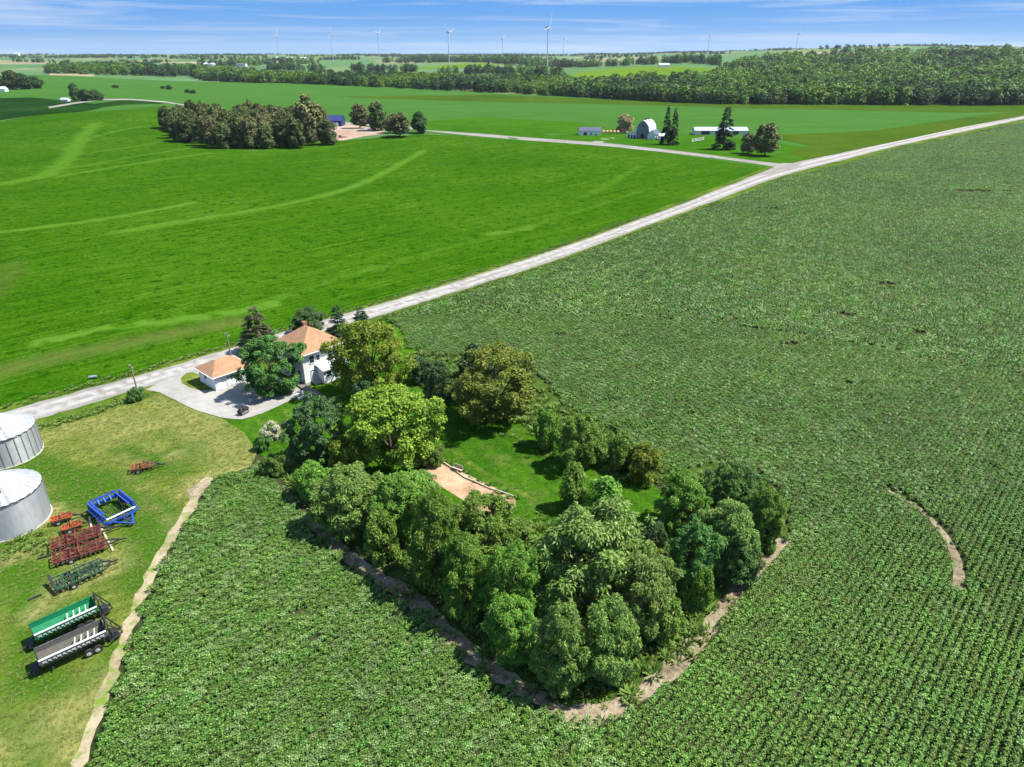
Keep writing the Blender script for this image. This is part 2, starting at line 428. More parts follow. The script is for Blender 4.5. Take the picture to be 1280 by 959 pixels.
sheet('hay_hill', P2([(692, 100), (720, 92), (770, 85), (830, 83), (880, 85), (900, 88), (860, 93), (800, 97), (740, 103), (710, 104)]), .5, M_LIME, 40.)
sheet('hay_strip', P2([(510, 87), (560, 81), (600, 79), (630, 81), (560, 86)]), .6, M_LIME, 60.)
sheet('stubble_strip', P2([(62, 92.4), (120, 94), (116, 96), (62, 94.4)]), .5, M_TAN, 40.)
sheet('tilled_strip', P2([(200, 77), (258, 78), (258, 80.5), (200, 79)]), .6, M_TAN, 70.)
sheet('tilled_field', P2([(228, 85.5), (290, 86.5), (290, 89.5), (240, 89)]), .6, M_TAN, 60.)
sheet('green_strip', P2([(80, 82), (220, 80), (330, 82), (230, 87), (100, 88)]), .55, M_MIDF, 60.)

# hay meadow with mown strips of a lighter green
strips = [([(-20, 293), (80, 281), (160, 270), (240, 254)], 3.0, 1.0), ([(145, 291), (230, 277), (330, 262), (430, 240), (485, 214), (530, 188)], 3.4, .95),
          ([(50, 428), (120, 412), (200, 402), (300, 391), (345, 380)], 1.6, 1.6), ([(120, 155), (100, 172), (92, 190), (70, 218), (0, 231), (-60, 236)], 6.5, .8),
          ([(95, 178), (140, 165), (180, 158)], 3, .7), ([(85, 196), (150, 186), (200, 178)], 3, .7), ([(90, 210), (180, 194), (235, 186)], 3, .7), ([(70, 222), (170, 205), (260, 192)], 2.6, .9),
          ([(612, 292), (640, 289), (665, 286)], 1.6, 1.0), ([(730, 246), (765, 230), (800, 207)], 3, .6), ([(0, 320), (200, 300), (420, 270)], 2.0, .35), ([(300, 390), (480, 330), (640, 290), (800, 240)], 2.2, .6), ([(320, 372), (500, 315), (700, 258)], 1.8, .35),
          ([(205, 168), (250, 182), (300, 189), (400, 187), (440, 178), (520, 174)], 2.2, .7), ([(455, 300), (475, 285), (530, 250)], 1.2, .5), ([(0, 352), (160, 330), (330, 300), (560, 240)], 1.5, .3)]
sw = [(chaikin(P2(l)), wd, a) for l, wd, a in strips]
def k_hay(X, Y):
    k = np.zeros(X.shape)
    for l, wd, a in sw: k = np.maximum(k, .8 * a * np.clip(1.5 - seg_dist(X, Y, l) / wd * rng.uniform(.7, 1.4, X.shape), 0, 1))
    return k
dry = [(chaikin(P2(l)), wd, a) for l, wd, a in [([(-30, 472), (80, 445), (180, 425), (290, 402)], 3.5, .6), ([(40, 458), (160, 428), (240, 412), (300, 405)], 1.6, .8), ([(-20, 380), (10, 350), (20, 330)], 3, .35)]]
def k_dry(X, Y):
    k = np.zeros(X.shape)
    for l, wd, a in dry: k = np.maximum(k, a * np.clip(1.4 - seg_dist(X, Y, l) / wd, 0, 1))
    return k
sheet('hay_meadow', P2([(-330, 640), (-160, 582), (0, 528), (250, 456), (400, 409), (600, 348), (800, 280), (970, 208), (900, 199), (760, 182), (620, 172), (525, 168), (440, 175), (400, 178), (300, 150), (205, 131), (150, 134), (90, 141), (0, 152), (-330, 176)]), 0.090, M_HAY, 3.2, attrs={'k': k_hay, 'k2': k_dry})
sheet('painted_meadow_shade', P2([(-330, 175), (0, 151), (90, 141), (130, 134), (160, 131), (205, 130), (190, 127), (150, 126), (118, 130), (90, 127), (40, 122), (-330, 130)]), .30, M_SHADEHAY, 12.)  # sheet over the shaded slope; its dark colour stands in for the shadow
sheet('farm_lane', P2([(60, 134), (90, 129), (125, 124.2), (165, 124), (205, 127), (230, 131), (230, 132.6), (205, 128.7), (165, 125.5), (125, 125.8), (92, 130.6), (62, 136)]), .42, M_GRAVEL, 6.)

# crop fields
YARD = [(190, 486), (262, 600), (325, 580), (352, 610), (392, 655), (420, 690), (470, 722), (520, 752), (560, 795), (610, 840), (660, 868), (700, 893), (738, 904), (790, 880), (850, 832), (915, 752), (978, 672), (985, 650), (972, 618), (945, 592), (900, 575), (840, 585), (800, 555), (748, 525), (706, 508), (672, 470), (620, 440), (580, 432), (545, 428), (505, 410), (490, 398), (472, 394), (300, 446)]
CROP_R = P2([(470, 404), (600, 362), (700, 331), (800, 292), (900, 255), (985, 222), (1060, 205), (1110, 190), (1200, 170), (1300, 150), (1500, 118), (1720, 150), (1900, 400), (2300, 1400), (-230, 1400), (95, 962), (130, 890), (165, 800), (190, 722), (235, 650), (250, 612), (262, 602), (325, 582)]) 
yard_w = P2(YARD)
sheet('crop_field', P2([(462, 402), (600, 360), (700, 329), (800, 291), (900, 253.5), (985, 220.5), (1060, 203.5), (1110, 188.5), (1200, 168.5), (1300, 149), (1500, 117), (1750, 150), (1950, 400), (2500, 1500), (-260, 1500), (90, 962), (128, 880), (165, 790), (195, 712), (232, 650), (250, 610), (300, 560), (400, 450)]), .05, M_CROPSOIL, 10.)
yk = [(chaikin(P2(l)), wd, a) for l, wd, a in [([(200, 495), (260, 520), (310, 560)], 2.2, 0.46), ([(0, 560), (80, 600), (160, 600), (240, 560)], 3., 1.00), ([(90, 620), (200, 640), (190, 720)], 4, 1.08), ([(40, 530), (110, 510), (185, 490)], 2.5, 1.18), ([(0, 690), (60, 760), (40, 850)], 4, 0.82), ([(60, 870), (110, 850), (160, 800)], 2, 0.82), ([(150, 560), (230, 590)], 2., 0.82), ([(0, 900), (60, 930), (40, 960)], 2.0, 0.82), ([(200, 540), (270, 580)], 3, 0.46)]]
yd = [(chaikin(P2(l)), wd, a) for l, wd, a in [([(150, 545), (220, 515), (300, 575)], 4, .5), ([(60, 545), (100, 535), (160, 520)], 2.5, .6), ([(60, 745), (110, 715), (150, 700)], 1.6, .7), ([(40, 770), (75, 745)], 1.3, .9), ([(0, 700), (30, 695), (60, 682)], 1.2, 1.0), ([(68, 640), (82, 650)], 1.3, 1.2), ([(205, 560), (230, 580)], .7, .9), ([(80, 930), (110, 880), (140, 850)], 2.2, .6), ([(90, 740), (170, 700)], .8, .7), ([(0, 940), (60, 890)], 2, .5), ([(195, 500), (250, 520), (320, 572)], 1.6, .6), ([(225, 618), (250, 598), (325, 580)], 1.2, .9), ([(215, 660), (180, 625), (150, 560)], .6, .5)]]
def kk(src):
    def f(X, Y):
        k = np.zeros(X.shape)
        for l, wd, a in src: k = np.maximum(k, a * np.clip(1.4 - seg_dist(X, Y, l) / wd, 0, 1))
        return k
    return f
sheet('farmyard_grass', smooth_poly(P2([(-260, 620), (-60, 560), (0, 542), (60, 526), (120, 508), (185, 489), (206, 491), (240, 510), (298, 530), (330, 578), (262, 601), (248, 612), (234, 650), (196, 712), (168, 785), (130, 878), (92, 962), (-60, 1200), (-700, 1200)]), 1), 0.080, M_YARD, 2.2, attrs={'k': kk(yk), 'k2': kk(yd)})
sheet('lawn', smooth_poly(P2([(196, 490), (300, 444), (470, 396), (505, 412), (560, 440), (640, 470), (672, 500), (706, 540), (760, 590), (830, 610), (850, 650), (820, 720), (760, 760), (700, 720), (600, 640), (480, 610), (380, 600), (330, 578), (298, 530)]), 1), 0.085, M_LAWN, 3.)
sheet('grove_floor', smooth_poly(P2([(330, 578), (352, 566), (420, 590), (480, 608), (560, 632), (640, 670), (700, 700), (800, 720), (820, 660), (850, 610), (790, 590), (740, 575), (690, 545), (640, 520), (560, 500), (520, 490), (510, 440), (545, 428), (600, 434), (672, 468), (710, 508), (760, 528), (830, 580), (905, 575), (950, 592), (976, 620), (984, 650), (930, 730), (850, 826), (770, 880), (735, 888), (700, 880), (610, 826), (520, 742), (430, 680), (380, 630)]), 1), 0.095, M_GROVE, 3.)
LAWN2 = smooth_poly(P2([(548, 552), (600, 538), (660, 540), (720, 575), (770, 610), (828, 612), (838, 640), (812, 700), (770, 690), (700, 650), (640, 625), (590, 595)]), 1)
sheet('garden_lawn', LAWN2, 0.100, M_LAWN, 2.5, 0.1)
# bare strips round the grove, track along the crop, washed-out arc
def band(px, w0, w1=None):
    """strip of varying width about a traced pixel line"""
    l = chaikin(P2(px)); w1 = w0 if w1 is None else w1; n = len(l); A, B = [], []
    for i, p in enumerate(l):
        a = np.array(l[max(i - 1, 0)]); b = np.array(l[min(i + 1, n - 1)]); d = (b - a) / np.linalg.norm(b - a); q = np.array((-d[1], d[0]))
        ww = (w0 + (w1 - w0) * i / (n - 1)) / 2
        A.append(tuple(np.array(p) + q * ww)); B.append(tuple(np.array(p) - q * ww))
    return A + B[::-1]
S_GROVE = band([(392, 652), (420, 690), (480, 726), (530, 760), (575, 806), (620, 842), (665, 868), (700, 890), (735, 898), (775, 885), (812, 860), (850, 830), (880, 800)], 1.9, 2.0)
S_GROVE2 = band([(860, 815), (905, 762), (945, 715), (980, 674)], 1.8, 1.3)
S_TRACK = band([(86, 985), (118, 905), (150, 818), (178, 742), (206, 685), (236, 640), (252, 606), (264, 598)], 1.0, 1.6)
S_ARC = band([(1108, 612), (1140, 629), (1165, 650), (1186, 676), (1198, 705), (1199, 738)], .3, 1.35)
sheet('bare_soil_edge', S_GROVE, 0.110, M_SOIL, .8, .25)
sheet('bare_soil_strip', S_GROVE2, 0.115, M_SOIL, .8, .15)
sheet('farm_track', S_TRACK, 0.105, M_TRACK, 1.0, .2)
sheet('soil_washout', S_ARC, .07, M_SOIL, .8, .06)
sheet('soil_patch', P2([(236, 612), (262, 598), (268, 606), (250, 624), (238, 622)]), 0.120, M_SOIL, 1.2, .2)
sheet('garden_patch', smooth_poly(P2([(528, 584), (548, 579), (572, 588), (600, 602), (648, 624), (642, 638), (616, 648), (592, 634), (570, 620), (546, 606)]), 1), 0.120, M_PATCH, 1.5, .1)
sheet('garden_path', band([(556, 556), (590, 583), (640, 611), (694, 638)], .9), 0.115, M_VERGE, 1.5)
sheet('worn_track', band([(370, 582), (376, 598), (372, 616), (366, 630)], 1.6), 0.118, M_SOIL, 1.2, .15)

# verge, road, lanes, driveway
sheet('road_verge', P2([(-160, 606), (0, 552), (60, 531), (120, 511), (185, 492), (260, 470), (400, 424), (470, 404), (600, 362), (700, 331), (800, 292.5), (900, 255), (985, 221.5), (1060, 204), (1107, 189.5), (1200, 169), (1300, 148), (1400, 127), (1400, 116), (1280, 140), (1200, 156), (1107, 175), (1000, 198), (965, 207), (900, 232), (800, 270), (700, 307), (600, 339), (467, 379), (300, 427), (163, 467), (0, 509), (-160, 556)]), 0.120, M_VERGE, 4.)
RC = [tuple((np.array(p) + np.array(q)) / 2) for p, q in zip(RLw, RRw)]
def k_road(X, Y):
    hw_ = np.minimum(seg_dist(X, Y, RLw), seg_dist(X, Y, RRw)); d = seg_dist(X, Y, RC); f = d / (d + hw_ + 1e-6)
    return np.exp(-((f - .42) / .2) ** 2) * 1.2
sheet('road', road_poly, .150, M_GRAVEL, 1.5, .25, {'k': k_road})
sheet('side_road', P2([(1003, 205), (960, 203.5), (900, 195.5), (850, 189.5), (800, 184), (760, 179.6), (700, 175), (620, 169), (560, 163.6), (520, 159.6), (470, 155.5), (425, 152.5), (425, 154.6), (470, 158), (520, 162.6), (560, 167), (620, 172.5), (700, 178.8), (760, 183.4), (800, 187.6), (850, 193), (900, 199), (945, 205), (968, 209), (940, 222), (985, 214)]), 0.170, M_GRAVEL, 5.)
sheet('farm_drive', P2([(738, 178.5), (752, 173.5), (765, 170), (785, 167.5), (800, 168), (800, 170.3), (785, 170.3), (768, 173), (756, 177), (750, 181)]), 0.200, M_GRAVEL, 4.)
sheet('farm_gravel_yard', P2([(410, 162), (425, 154), (450, 158), (480, 162), (482, 168), (455, 171), (430, 176), (412, 176)]), .24, M_PINK, 5.)
DRIVE = P2([(178, 488), (196, 490), (212, 497), (240, 512), (270, 522), (296, 526), (320, 521), (350, 508), (388, 488), (376, 478), (340, 470), (312, 452), (300, 446), (262, 456), (240, 463)])
sheet('driveway', smooth_poly(DRIVE, 1), 0.165, M_DRIVE, 2.5, 0.12)
sheet('grass_island', smooth_poly(P2([(222, 477), (236, 465), (252, 470), (276, 486), (262, 490), (244, 488)]), 1), 0.180, M_YARD, 1.2, 0.1)
sheet('house_lawn', smooth_poly(P2([(306, 446), (330, 434), (352, 428), (366, 440), (374, 470), (350, 474), (322, 462)]), 1), 0.185, M_LAWN, 1.5)
# ------------------------------------------------------------------ foliage
def nrm(a): return a / (np.linalg.norm(a, axis=-1, keepdims=True) + 1e-9)
def leaf_quads(p, n, ax, L, W, fold=.25):
    """folded diamond leaves: p base (N,3), n normal, ax axis, L, W (N,)"""
    n = nrm(n); ax = nrm(ax - n * np.sum(ax * n, -1, keepdims=True)); s = np.cross(n, ax)
    L = L[:, None]; W = W[:, None]
    mid = p + ax * L * .45 + n * (W * fold)
    V = np.stack([p, mid - s * W / 2, p + ax * L - n * L * .12, mid + s * W / 2], 1)
    N = len(p); b = np.arange(N)[:, None] * 4
    F = np.concatenate([b + np.array([[0, 2, 1]]), b + np.array([[0, 3, 2]])], 0)
    return V.reshape(-1, 3), F
def leaves_mesh(name, p, n, ax, L, W, mat, fold=.25):
    V, F = leaf_quads(p, n, ax, L, W, fold)
    return mesh_from(name, V, F, [mat])

def base_fill(zf, s):
    return np.where(zf < 0, 1 - s * np.abs(zf), 1.0)
def crown_round(name, seed, Rr, Ht, z0, nlobe, nleaf, L, W, mat, tuft='random', flat=.8, lob=(.22, .38), taper=0., spread=0.):
    g = np.random.default_rng(seed)
    zf = g.uniform(-.98, 1, nlobe) ; th = g.uniform(0, 2 * np.pi, nlobe)
    rho = np.where(zf > 0, np.sqrt(1 - np.abs(zf) ** 2.3), 1 - .45 * np.abs(zf) ** 3) * base_fill(zf, spread)
    rad = g.uniform(.25, 1., nlobe) ** .4 * (1 - lob[1] * .8) * g.uniform(.78, 1.14, nlobe)
    wob = 1 + .15 * np.sin(th * 2 + seed) + .12 * np.sin(th * 3 + zf * 4 + seed * 1.7); rad = rad * wob
    hc = (Ht - z0) / 2; zc = z0 + hc * .92
    c = np.c_[np.cos(th) * rho * Rr * rad, np.sin(th) * rho * Rr * rad, zc + zf * hc * (1 - lob[1] * .8)]
    if taper: c[:, :2] *= (1 - taper * np.clip((c[:, 2:3] - zc) / hc, -1, 1))
    lr = Rr * g.uniform(lob[0], lob[1], nlobe)
    shoot = (g.random(nlobe) < .16) & (zf > -.3)        # leading shoots that break the outline
    c = np.where(shoot[:, None], np.array([0, 0, zc]) + (c - np.array([0, 0, zc])) * 1.2, c); lr = np.where(shoot, lr * .6, lr)
    M = int(nleaf * 1.9)
    k = g.choice(nlobe, M, p=lr ** 2 / np.sum(lr ** 2))
    dd = g.normal(size=(M, 3)); dd = nrm(dd) + nrm(c[k] - np.array([0, 0, zc * .75])) * .55 + np.array([0, 0, .2]); dd = nrm(dd)
    rr_ = g.uniform(.55, 1.2, M) ** .8
    p = c[k] + dd * (lr[k] * rr_)[:, None] * np.array([1, 1, flat])
    keep = np.ones(M, bool)
    for j in range(nlobe):
        q = (p - c[j]) / np.array([1, 1, flat]); keep &= ~((np.linalg.norm(q, axis=1) < lr[j] * .58) & (k != j))
    keep &= p[:, 2] > .05
    p, dd, k = p[keep][:nleaf], dd[keep][:nleaf], k[keep][:nleaf]; N = len(p)
    rnd = g.normal(size=(N, 3))
    n = dd * .6 + np.array([.1, 0, .75]) + rnd * .38
    if tuft == 'hang': ax = dd * np.array([1, 1, .3]) + np.array([0, 0, -.1]) + g.normal(size=(N, 3)) * .35
    elif tuft == 'up': ax = dd * .6 + np.array([0, 0, .5]) + g.normal(size=(N, 3)) * .4
    else: ax = dd * .4 + g.normal(size=(N, 3))
    s = g.uniform(.65, 1.35, N)
    me = leaves_mesh(name, p, n, ax, L * s, W * s, mat)
    return me, c, lr
def crown_spruce(name, seed, Rr, Ht, z0, nleaf, L, W, mat, gap=0.):
    g = np.random.default_rng(seed)
    nb = 130
    bz = z0 + (Ht - z0) * g.uniform(0, .97, nb) ** 1.25; br = Rr * ((Ht - bz) / (Ht - z0)) ** .85 * g.uniform(.72, 1.1, nb) + .12; ba = g.uniform(0, 2 * np.pi, nb)
    k = g.choice(nb, nleaf, p=br / br.sum()); t = g.uniform(.12, 1, nleaf) ** .7
    rad = br[k] * t; drop = -.28 * br[k] * t ** 1.5
    spread = g.normal(size=nleaf) * .16 * rad * (1 - t * .4)
    ca, sa = np.cos(ba[k]), np.sin(ba[k])
    p = np.c_[ca * rad - sa * spread, sa * rad + ca * spread, bz[k] + drop + g.normal(size=nleaf) * .08]
    ax = np.c_[ca, sa, np.full(nleaf, -.25)] + g.normal(size=(nleaf, 3)) * .45
    n = np.c_[ca * .3, sa * .3, np.full(nleaf, 1.)] + g.normal(size=(nleaf, 3)) * .35
    s = g.uniform(.6, 1.3, nleaf)
    return leaves_mesh(name, p, n, ax, L * s, W * s, mat)

def trunk_mesh(name, seed, Ht, r0, c=None, mat=None, nl=7, lean=.3):
    g = np.random.default_rng(seed); mb = MB()
    top = Ht * .8
    pts = [(0, 0, -.3)] + [(g.normal() * lean * k / 5, g.normal() * lean * k / 5, top * k / 5) for k in range(1, 6)]
    mb.tube(pts, [r0 * 1.25] + [r0 * (1 - .16 * k) for k in range(1, 6)], 8)
    if c is not None:
        idx = g.choice(len(c), min(nl, len(c)), replace=False)
        for i in idx:
            e = Vector(c[i]); z = max(Ht * .15, e.z * .45); j = min(5, max(1, int(z / top * 5))); b = Vector(pts[j])
            m = (b + e) / 2 + Vector((0, 0, .12 * (e - b).length))
            mb.tube([b, m, e], [r0 * .42, r0 * .26, r0 * .08], 6)
    o = mb.build(name, mat, None, True); me = o.data; bpy.data.objects.remove(o); return me

M_BARK = simple('bark', (.10, .08, .06), .9, var=.5, scale=2, bump=.5)
M_BARK2 = simple('grey bark', (.17, .15, .125), .9, var=.45, scale=2, bump=.5)
LM = {
 'maple': leaf_mat('silver maple leaves', (.030, .062, .006), (.074, .128, .017), (.18, .225, .062), .18),
 'maple2': leaf_mat('maple leaves', (.024, .064, .005), (.062, .134, .011), (.155, .22, .034), .2),
 'yellow': leaf_mat('yellow green leaves', (.036, .07, .005), (.095, .145, .010), (.20, .225, .022), .25),
 'bronze': leaf_mat('olive yellow leaves', (.034, .06, .006), (.09, .13, .012), (.19, .205, .034), .22),
 'deep': leaf_mat('deep green leaves', (.015, .05, .008), (.036, .09, .012), (.08, .145, .03), .15),
 'dark': leaf_mat('dark leaves', (.014, .035, .008), (.032, .064, .016), (.075, .11, .04), .13),
 'spruce': leaf_mat('spruce needles', (.010, .026, .012), (.02, .044, .018), (.04, .07, .03), .05),
 'brownspruce': leaf_mat('browning needles', (.028, .034, .016), (.06, .062, .03), (.11, .10, .055), .05),
 'mid': leaf_mat('shelterbelt leaves', (.022, .04, .01), (.05, .074, .018), (.12, .13, .045), .12),
 'brown': leaf_mat('brownish leaves', (.045, .046, .016), (.085, .09, .03), (.17, .16, .065), .12),
 'tan': leaf_mat('tan dry leaves', (.14, .10, .05), (.22, .17, .09), (.3, .24, .13), .1),
 'wood': leaf_mat('woodland leaves', (.024, .060, .004), (.056, .112, .010), (.12, .175, .02), .12),
 'woodlight': leaf_mat('light woodland leaves', (.038, .088, .005), (.085, .15, .012), (.15, .21, .02), .12),
 'wooddark': leaf_mat('dark woodland leaves', (.010, .030, .006), (.021, .052, .011), (.045, .085, .018), .1),
 'weed': leaf_mat('weeds', (.03, .065, .008), (.065, .115, .014), (.14, .17, .04), .2),
 'crop': leaf_mat('soybean leaves', (.018, .048, .005), (.054, .112, .014), (.17, .235, .062), .2, field=True),
 'crop2': leaf_mat('soybean leaves pale', (.026, .058, .010), (.072, .125, .028), (.22, .28, .115), .2, field=True),
 'pale': leaf_mat('pale flowering leaves', (.10, .14, .05), (.26, .27, .16), (.5, .48, .36), .1),
 'grass': leaf_mat('grass tufts', (.045, .08, .010), (.085, .12, .018), (.16, .165, .05), .2),
 'grass2': leaf_mat('lush tufts', (.02, .07, .004), (.036, .10, .006), (.07, .14, .018), .2),
}
_PC = {}
def proto(style, v=0):
    """crown mesh, trunk mesh, nominal radius, nominal height"""
    key = (style, v)
    if key in _PC: return _PC[key]
    s = sum(ord(c) * (i + 3) for i, c in enumerate(style)) + v * 101
    if style in ('maple', 'maple2'):
        Rr, Ht = 5.5, 12.; me, c, _ = crown_round('crown', s, Rr, Ht, .2, 170, 30000, .42, .15, LM[style], 'hang' if style == 'maple' else 'up', .9, (.09, .19)); tr = trunk_mesh('trunk', s, Ht, .3, c, M_BARK2)
    elif style in ('yellow', 'bronze'):
        Rr, Ht = 6.5, 12.5; me, c, _ = crown_round('crown', s, Rr, Ht, .8, 160, 26000, .34, .2, LM[style], 'random', .75, (.085, .18)); tr = trunk_mesh('trunk', s, Ht, .33, c, M_BARK)
    elif style in ('deep', 'dark'):
        Rr, Ht = 5.5, 12.; me, c, _ = crown_round('crown', s, Rr, Ht, .4, 150, 24000, .34, .21, LM[style], 'random', .8, (.09, .18)); tr = trunk_mesh('trunk', s, Ht, .3, c, M_BARK)
    elif style == 'column':
        Rr, Ht = 1.8, 6.; me, c, _ = crown_round('crown', s, Rr, Ht, .2, 34, 4200, .3, .16, LM['maple2'], 'up', 1.3, (.25, .45)); tr = trunk_mesh('trunk', s, Ht, .1, c, M_BARK)
    elif style == 'darkcolumn':
        Rr, Ht = 1.8, 6.; me, c, _ = crown_round('crown', s, Rr, Ht, .2, 34, 4200, .3, .16, LM['dark'], 'up', 1.3, (.25, .45), .35); tr = trunk_mesh('trunk', s, Ht, .1, c, M_BARK)
    elif style.startswith('shrub'):
        mt = {'shrub': 'maple2', 'shrubdark': 'dark', 'shrubyellow': 'yellow', 'shrubweed': 'weed', 'shrubpale': 'pale', 'shrubdeep': 'deep'}[style]
        Rr, Ht = 2.8, 4.5; me, c, _ = crown_round('crown', s, Rr, Ht, .1, 60, 9000, .26, .14, LM[mt], 'random', .85, (.13, .27)); tr = trunk_mesh('trunk', s, Ht, .1, c, M_BARK, 5)
    elif style in ('spruce', 'brownspruce'):
        Rr, Ht = 3.0, 13.; me = crown_spruce('crown', s, Rr, Ht, .6, 9000, .5, .14, LM[style]); tr = trunk_mesh('trunk', s, Ht * 1.15, .22, None, M_BARK, lean=.05)
    elif style in ('mid', 'brown', 'tan', 'middark'):
        Rr, Ht = 5., 15.; me, c, _ = crown_round('crown', s, Rr, Ht, -.3 if style != 'brown' else 1.2, 70, 5600, .75, .5, LM['dark' if style == 'middark' else style], 'random', .9, (.18, .33)); tr = trunk_mesh('trunk', s, Ht, .3, c, M_BARK)
    elif style in ('midspruce',):
        Rr, Ht = 4., 20.; me = crown_spruce('crown', s, Rr, Ht, 1.5, 4200, 1.1, .35, LM['spruce']); tr = trunk_mesh('trunk', s, Ht * 1.15, .3, None, M_BARK, lean=.05)
    _PC[key] = (me, tr, Rr, Ht); return _PC[key]

TREES = []
def put_tree(style, x, y, rad, ht, label, name='tree', cat='tree', group=None, v=None, rz=None, z=None):
    v = len(TREES) % (3 if style in ('maple', 'mid', 'brown') else 2) if v is None else v
    me, tr, R0, H0 = proto(style, v)
    o = empty(name, (x, y, float(H(x, y)) if z is None else z), rng.uniform(0, 6.28) if rz is None else rz, label, cat, group)
    s = rng.uniform(.94, 1.06); o.scale = (rad / R0 * s, rad / R0 / s, ht / H0)
    link(bpy.data.objects.new('crown', me), o); link(bpy.data.objects.new('trunk', tr), o)
    TREES.append(o); return o
def tree_px(style, x0, x1, yt, yb, label, name='tree', cat='tree', group=None, v=None, k=.55):
    """stand a tree whose silhouette runs x0..x1, yt..yb in the photo, at its own ground position"""
    g = P((x0 + x1) / 2, yb); d = math.sqrt(g[0] ** 2 + g[1] ** 2 + (CAM_H - g[2]) ** 2)
    rad = (x1 - x0) / 2 / FPX * d
    by = g[1] + k * rad
    a, b, c = ray((x0 + x1) / 2, yt)
    top = CAM_H + c / b * (by - .15 * rad)
    z = float(H(g[0], by)); ht = max(1.2, top - z)
    zm = z + ht * .5; depth = by * CP + (CAM_H - zm) * SP
    bx = ((x0 + x1) / 2 - CX) / FPX * depth
    rad = (x1 - x0) / 2 / FPX * depth * (1.05 if group == GR else 1.0)
    return put_tree(style, bx, by, rad, ht, label, name, cat, group, v)

GR = 'trees of the farmhouse grove'
SHR = 'shrubs of the farmhouse grove'
T = tree_px
# around the house
T('deep', 303, 374, 418, 500, 'broad deep green tree between the garage and the farmhouse', group=GR)
T('brownspruce', 294, 346, 383, 446, 'brownish spruce at the road edge behind the broad deep green tree', 'spruce_tree', 'spruce', GR)
T('dark', 365, 404, 384, 420, 'round dark green tree beside the road just behind the house roof', group=GR)
T('spruce', 404, 440, 382, 426, 'dark spruce at the road behind the yellowish tree, wider of two', 'spruce_tree', 'spruce', GR)
T('spruce', 436, 466, 382, 418, 'small narrow spruce at the road behind the yellowish tree', 'spruce_tree', 'spruce', GR)
T('yellow', 412, 510, 400, 497, 'large yellow green tree hanging over the right side of the farmhouse', group=GR, k=.12)
T('darkcolumn', 442, 466, 470, 516, 'small dark upright conifer in front of the tree by the farmhouse', 'conifer_tree', 'conifer', GR)
T('shrubdark', 510, 544, 446, 482, 'dark shrub at the crop edge right of the tree by the farmhouse', 'shrub', 'shrub', SHR)
T('shrubdark', 528, 570, 452, 508, 'larger dark shrub against the left side of the olive yellow tree', 'shrub', 'shrub', SHR)
T('middark', 574, 612, 427, 478, 'brown topped dark tree peeping over the left top of the olive yellow tree', group=GR)
T('bronze', 560, 673, 433, 538, 'big olive yellow tree standing alone beside the soybean field', group=GR)
T('shrub', 492, 516, 484, 504, 'little round bush on the lawn between the two yellow trees', 'shrub', 'shrub', SHR)
T('dark', 360, 430, 495, 586, 'tall dark green tree at the lawn edge left of the bright yellow tree', group=GR)
T('yellow', 426, 546, 486, 594, 'bright yellow green tree in the middle of the grove', group=GR)
T('shrubyellow', 410, 462, 545, 600, 'low yellow green tree tucked under the left of the bright yellow tree', group=GR)
T('shrub', 364, 416, 580, 630, 'rounded green bush at the crop corner below the dark green tree', 'shrub', 'shrub', SHR)
T('shrubweed', 326, 358, 568, 598, 'scruffy olive bush at the corner of the dry farmyard grass', 'shrub', 'shrub', SHR)
T('shrubweed', 350, 374, 560, 592, 'small brownish bush beside the dark green tree', 'shrub', 'shrub', SHR)
T('shrubpale', 326, 352, 528, 552, 'pale flowering bush on the lawn below the driveway', 'flowering_shrub', 'shrub', SHR)
T('shrubdeep', 316, 338, 545, 566, 'low deep green bush below the pale flowering bush', 'shrub', 'shrub', SHR)
T('shrubweed', 524, 556, 555, 586, 'twiggy olive bush at the top end of the garden soil patch', 'shrub', 'shrub', SHR)
# hedge line along the right field
T('shrub', 664, 704, 513, 566, 'first hedge bush below the olive yellow tree at the field edge', 'shrub', 'shrub', SHR)
T('maple2', 698, 754, 518, 590, 'large dark based hedge tree in the middle of the right field edge', group=GR)
T('shrub', 756, 800, 543, 590, 'hedge bush right of the large hedge tree', 'shrub', 'shrub', SHR)
T('shrubyellow', 784, 832, 556, 608, 'lighter green hedge bush at the right end of the hedge row', 'shrub', 'shrub', SHR)
T('column', 702, 734, 578, 640, 'slim upright green tree on the lawn, left of a pair', group=GR)
T('column', 735, 778, 594, 656, 'wider upright green tree on the lawn, right of a pair', group=GR)
# right corner
T('maple2', 820, 884, 592, 670, 'rounded tree on the lawn side of the right grove corner', group=GR)
T('deep', 890, 948, 580, 648, 'dark tree at the back of the right grove corner', group=GR)
T('maple2', 930, 986, 611, 692, 'rightmost tree of the grove beside the soybean rows', group=GR)
T('maple', 872, 946, 628, 726, 'pale silvery tree in the middle of the right grove corner', group=GR)
T('deep', 834, 900, 655, 748, 'deep green tree left of the pale silvery one in the right corner', group=GR)
T('deep', 892, 952, 668, 736, 'dark tree at the field edge below the pale silvery one', group=GR)
T('shrubdark', 800, 838, 655, 704, 'round dark bush standing alone on the right of the lawn', 'shrub', 'shrub', SHR)
T('shrubyellow', 800, 838, 690, 726, 'yellow green low bush below the round dark bush', 'shrub', 'shrub', SHR)
T('shrub', 852, 894, 708, 764, 'small bush at the bare soil strip of the right corner', 'shrub', 'shrub', SHR)
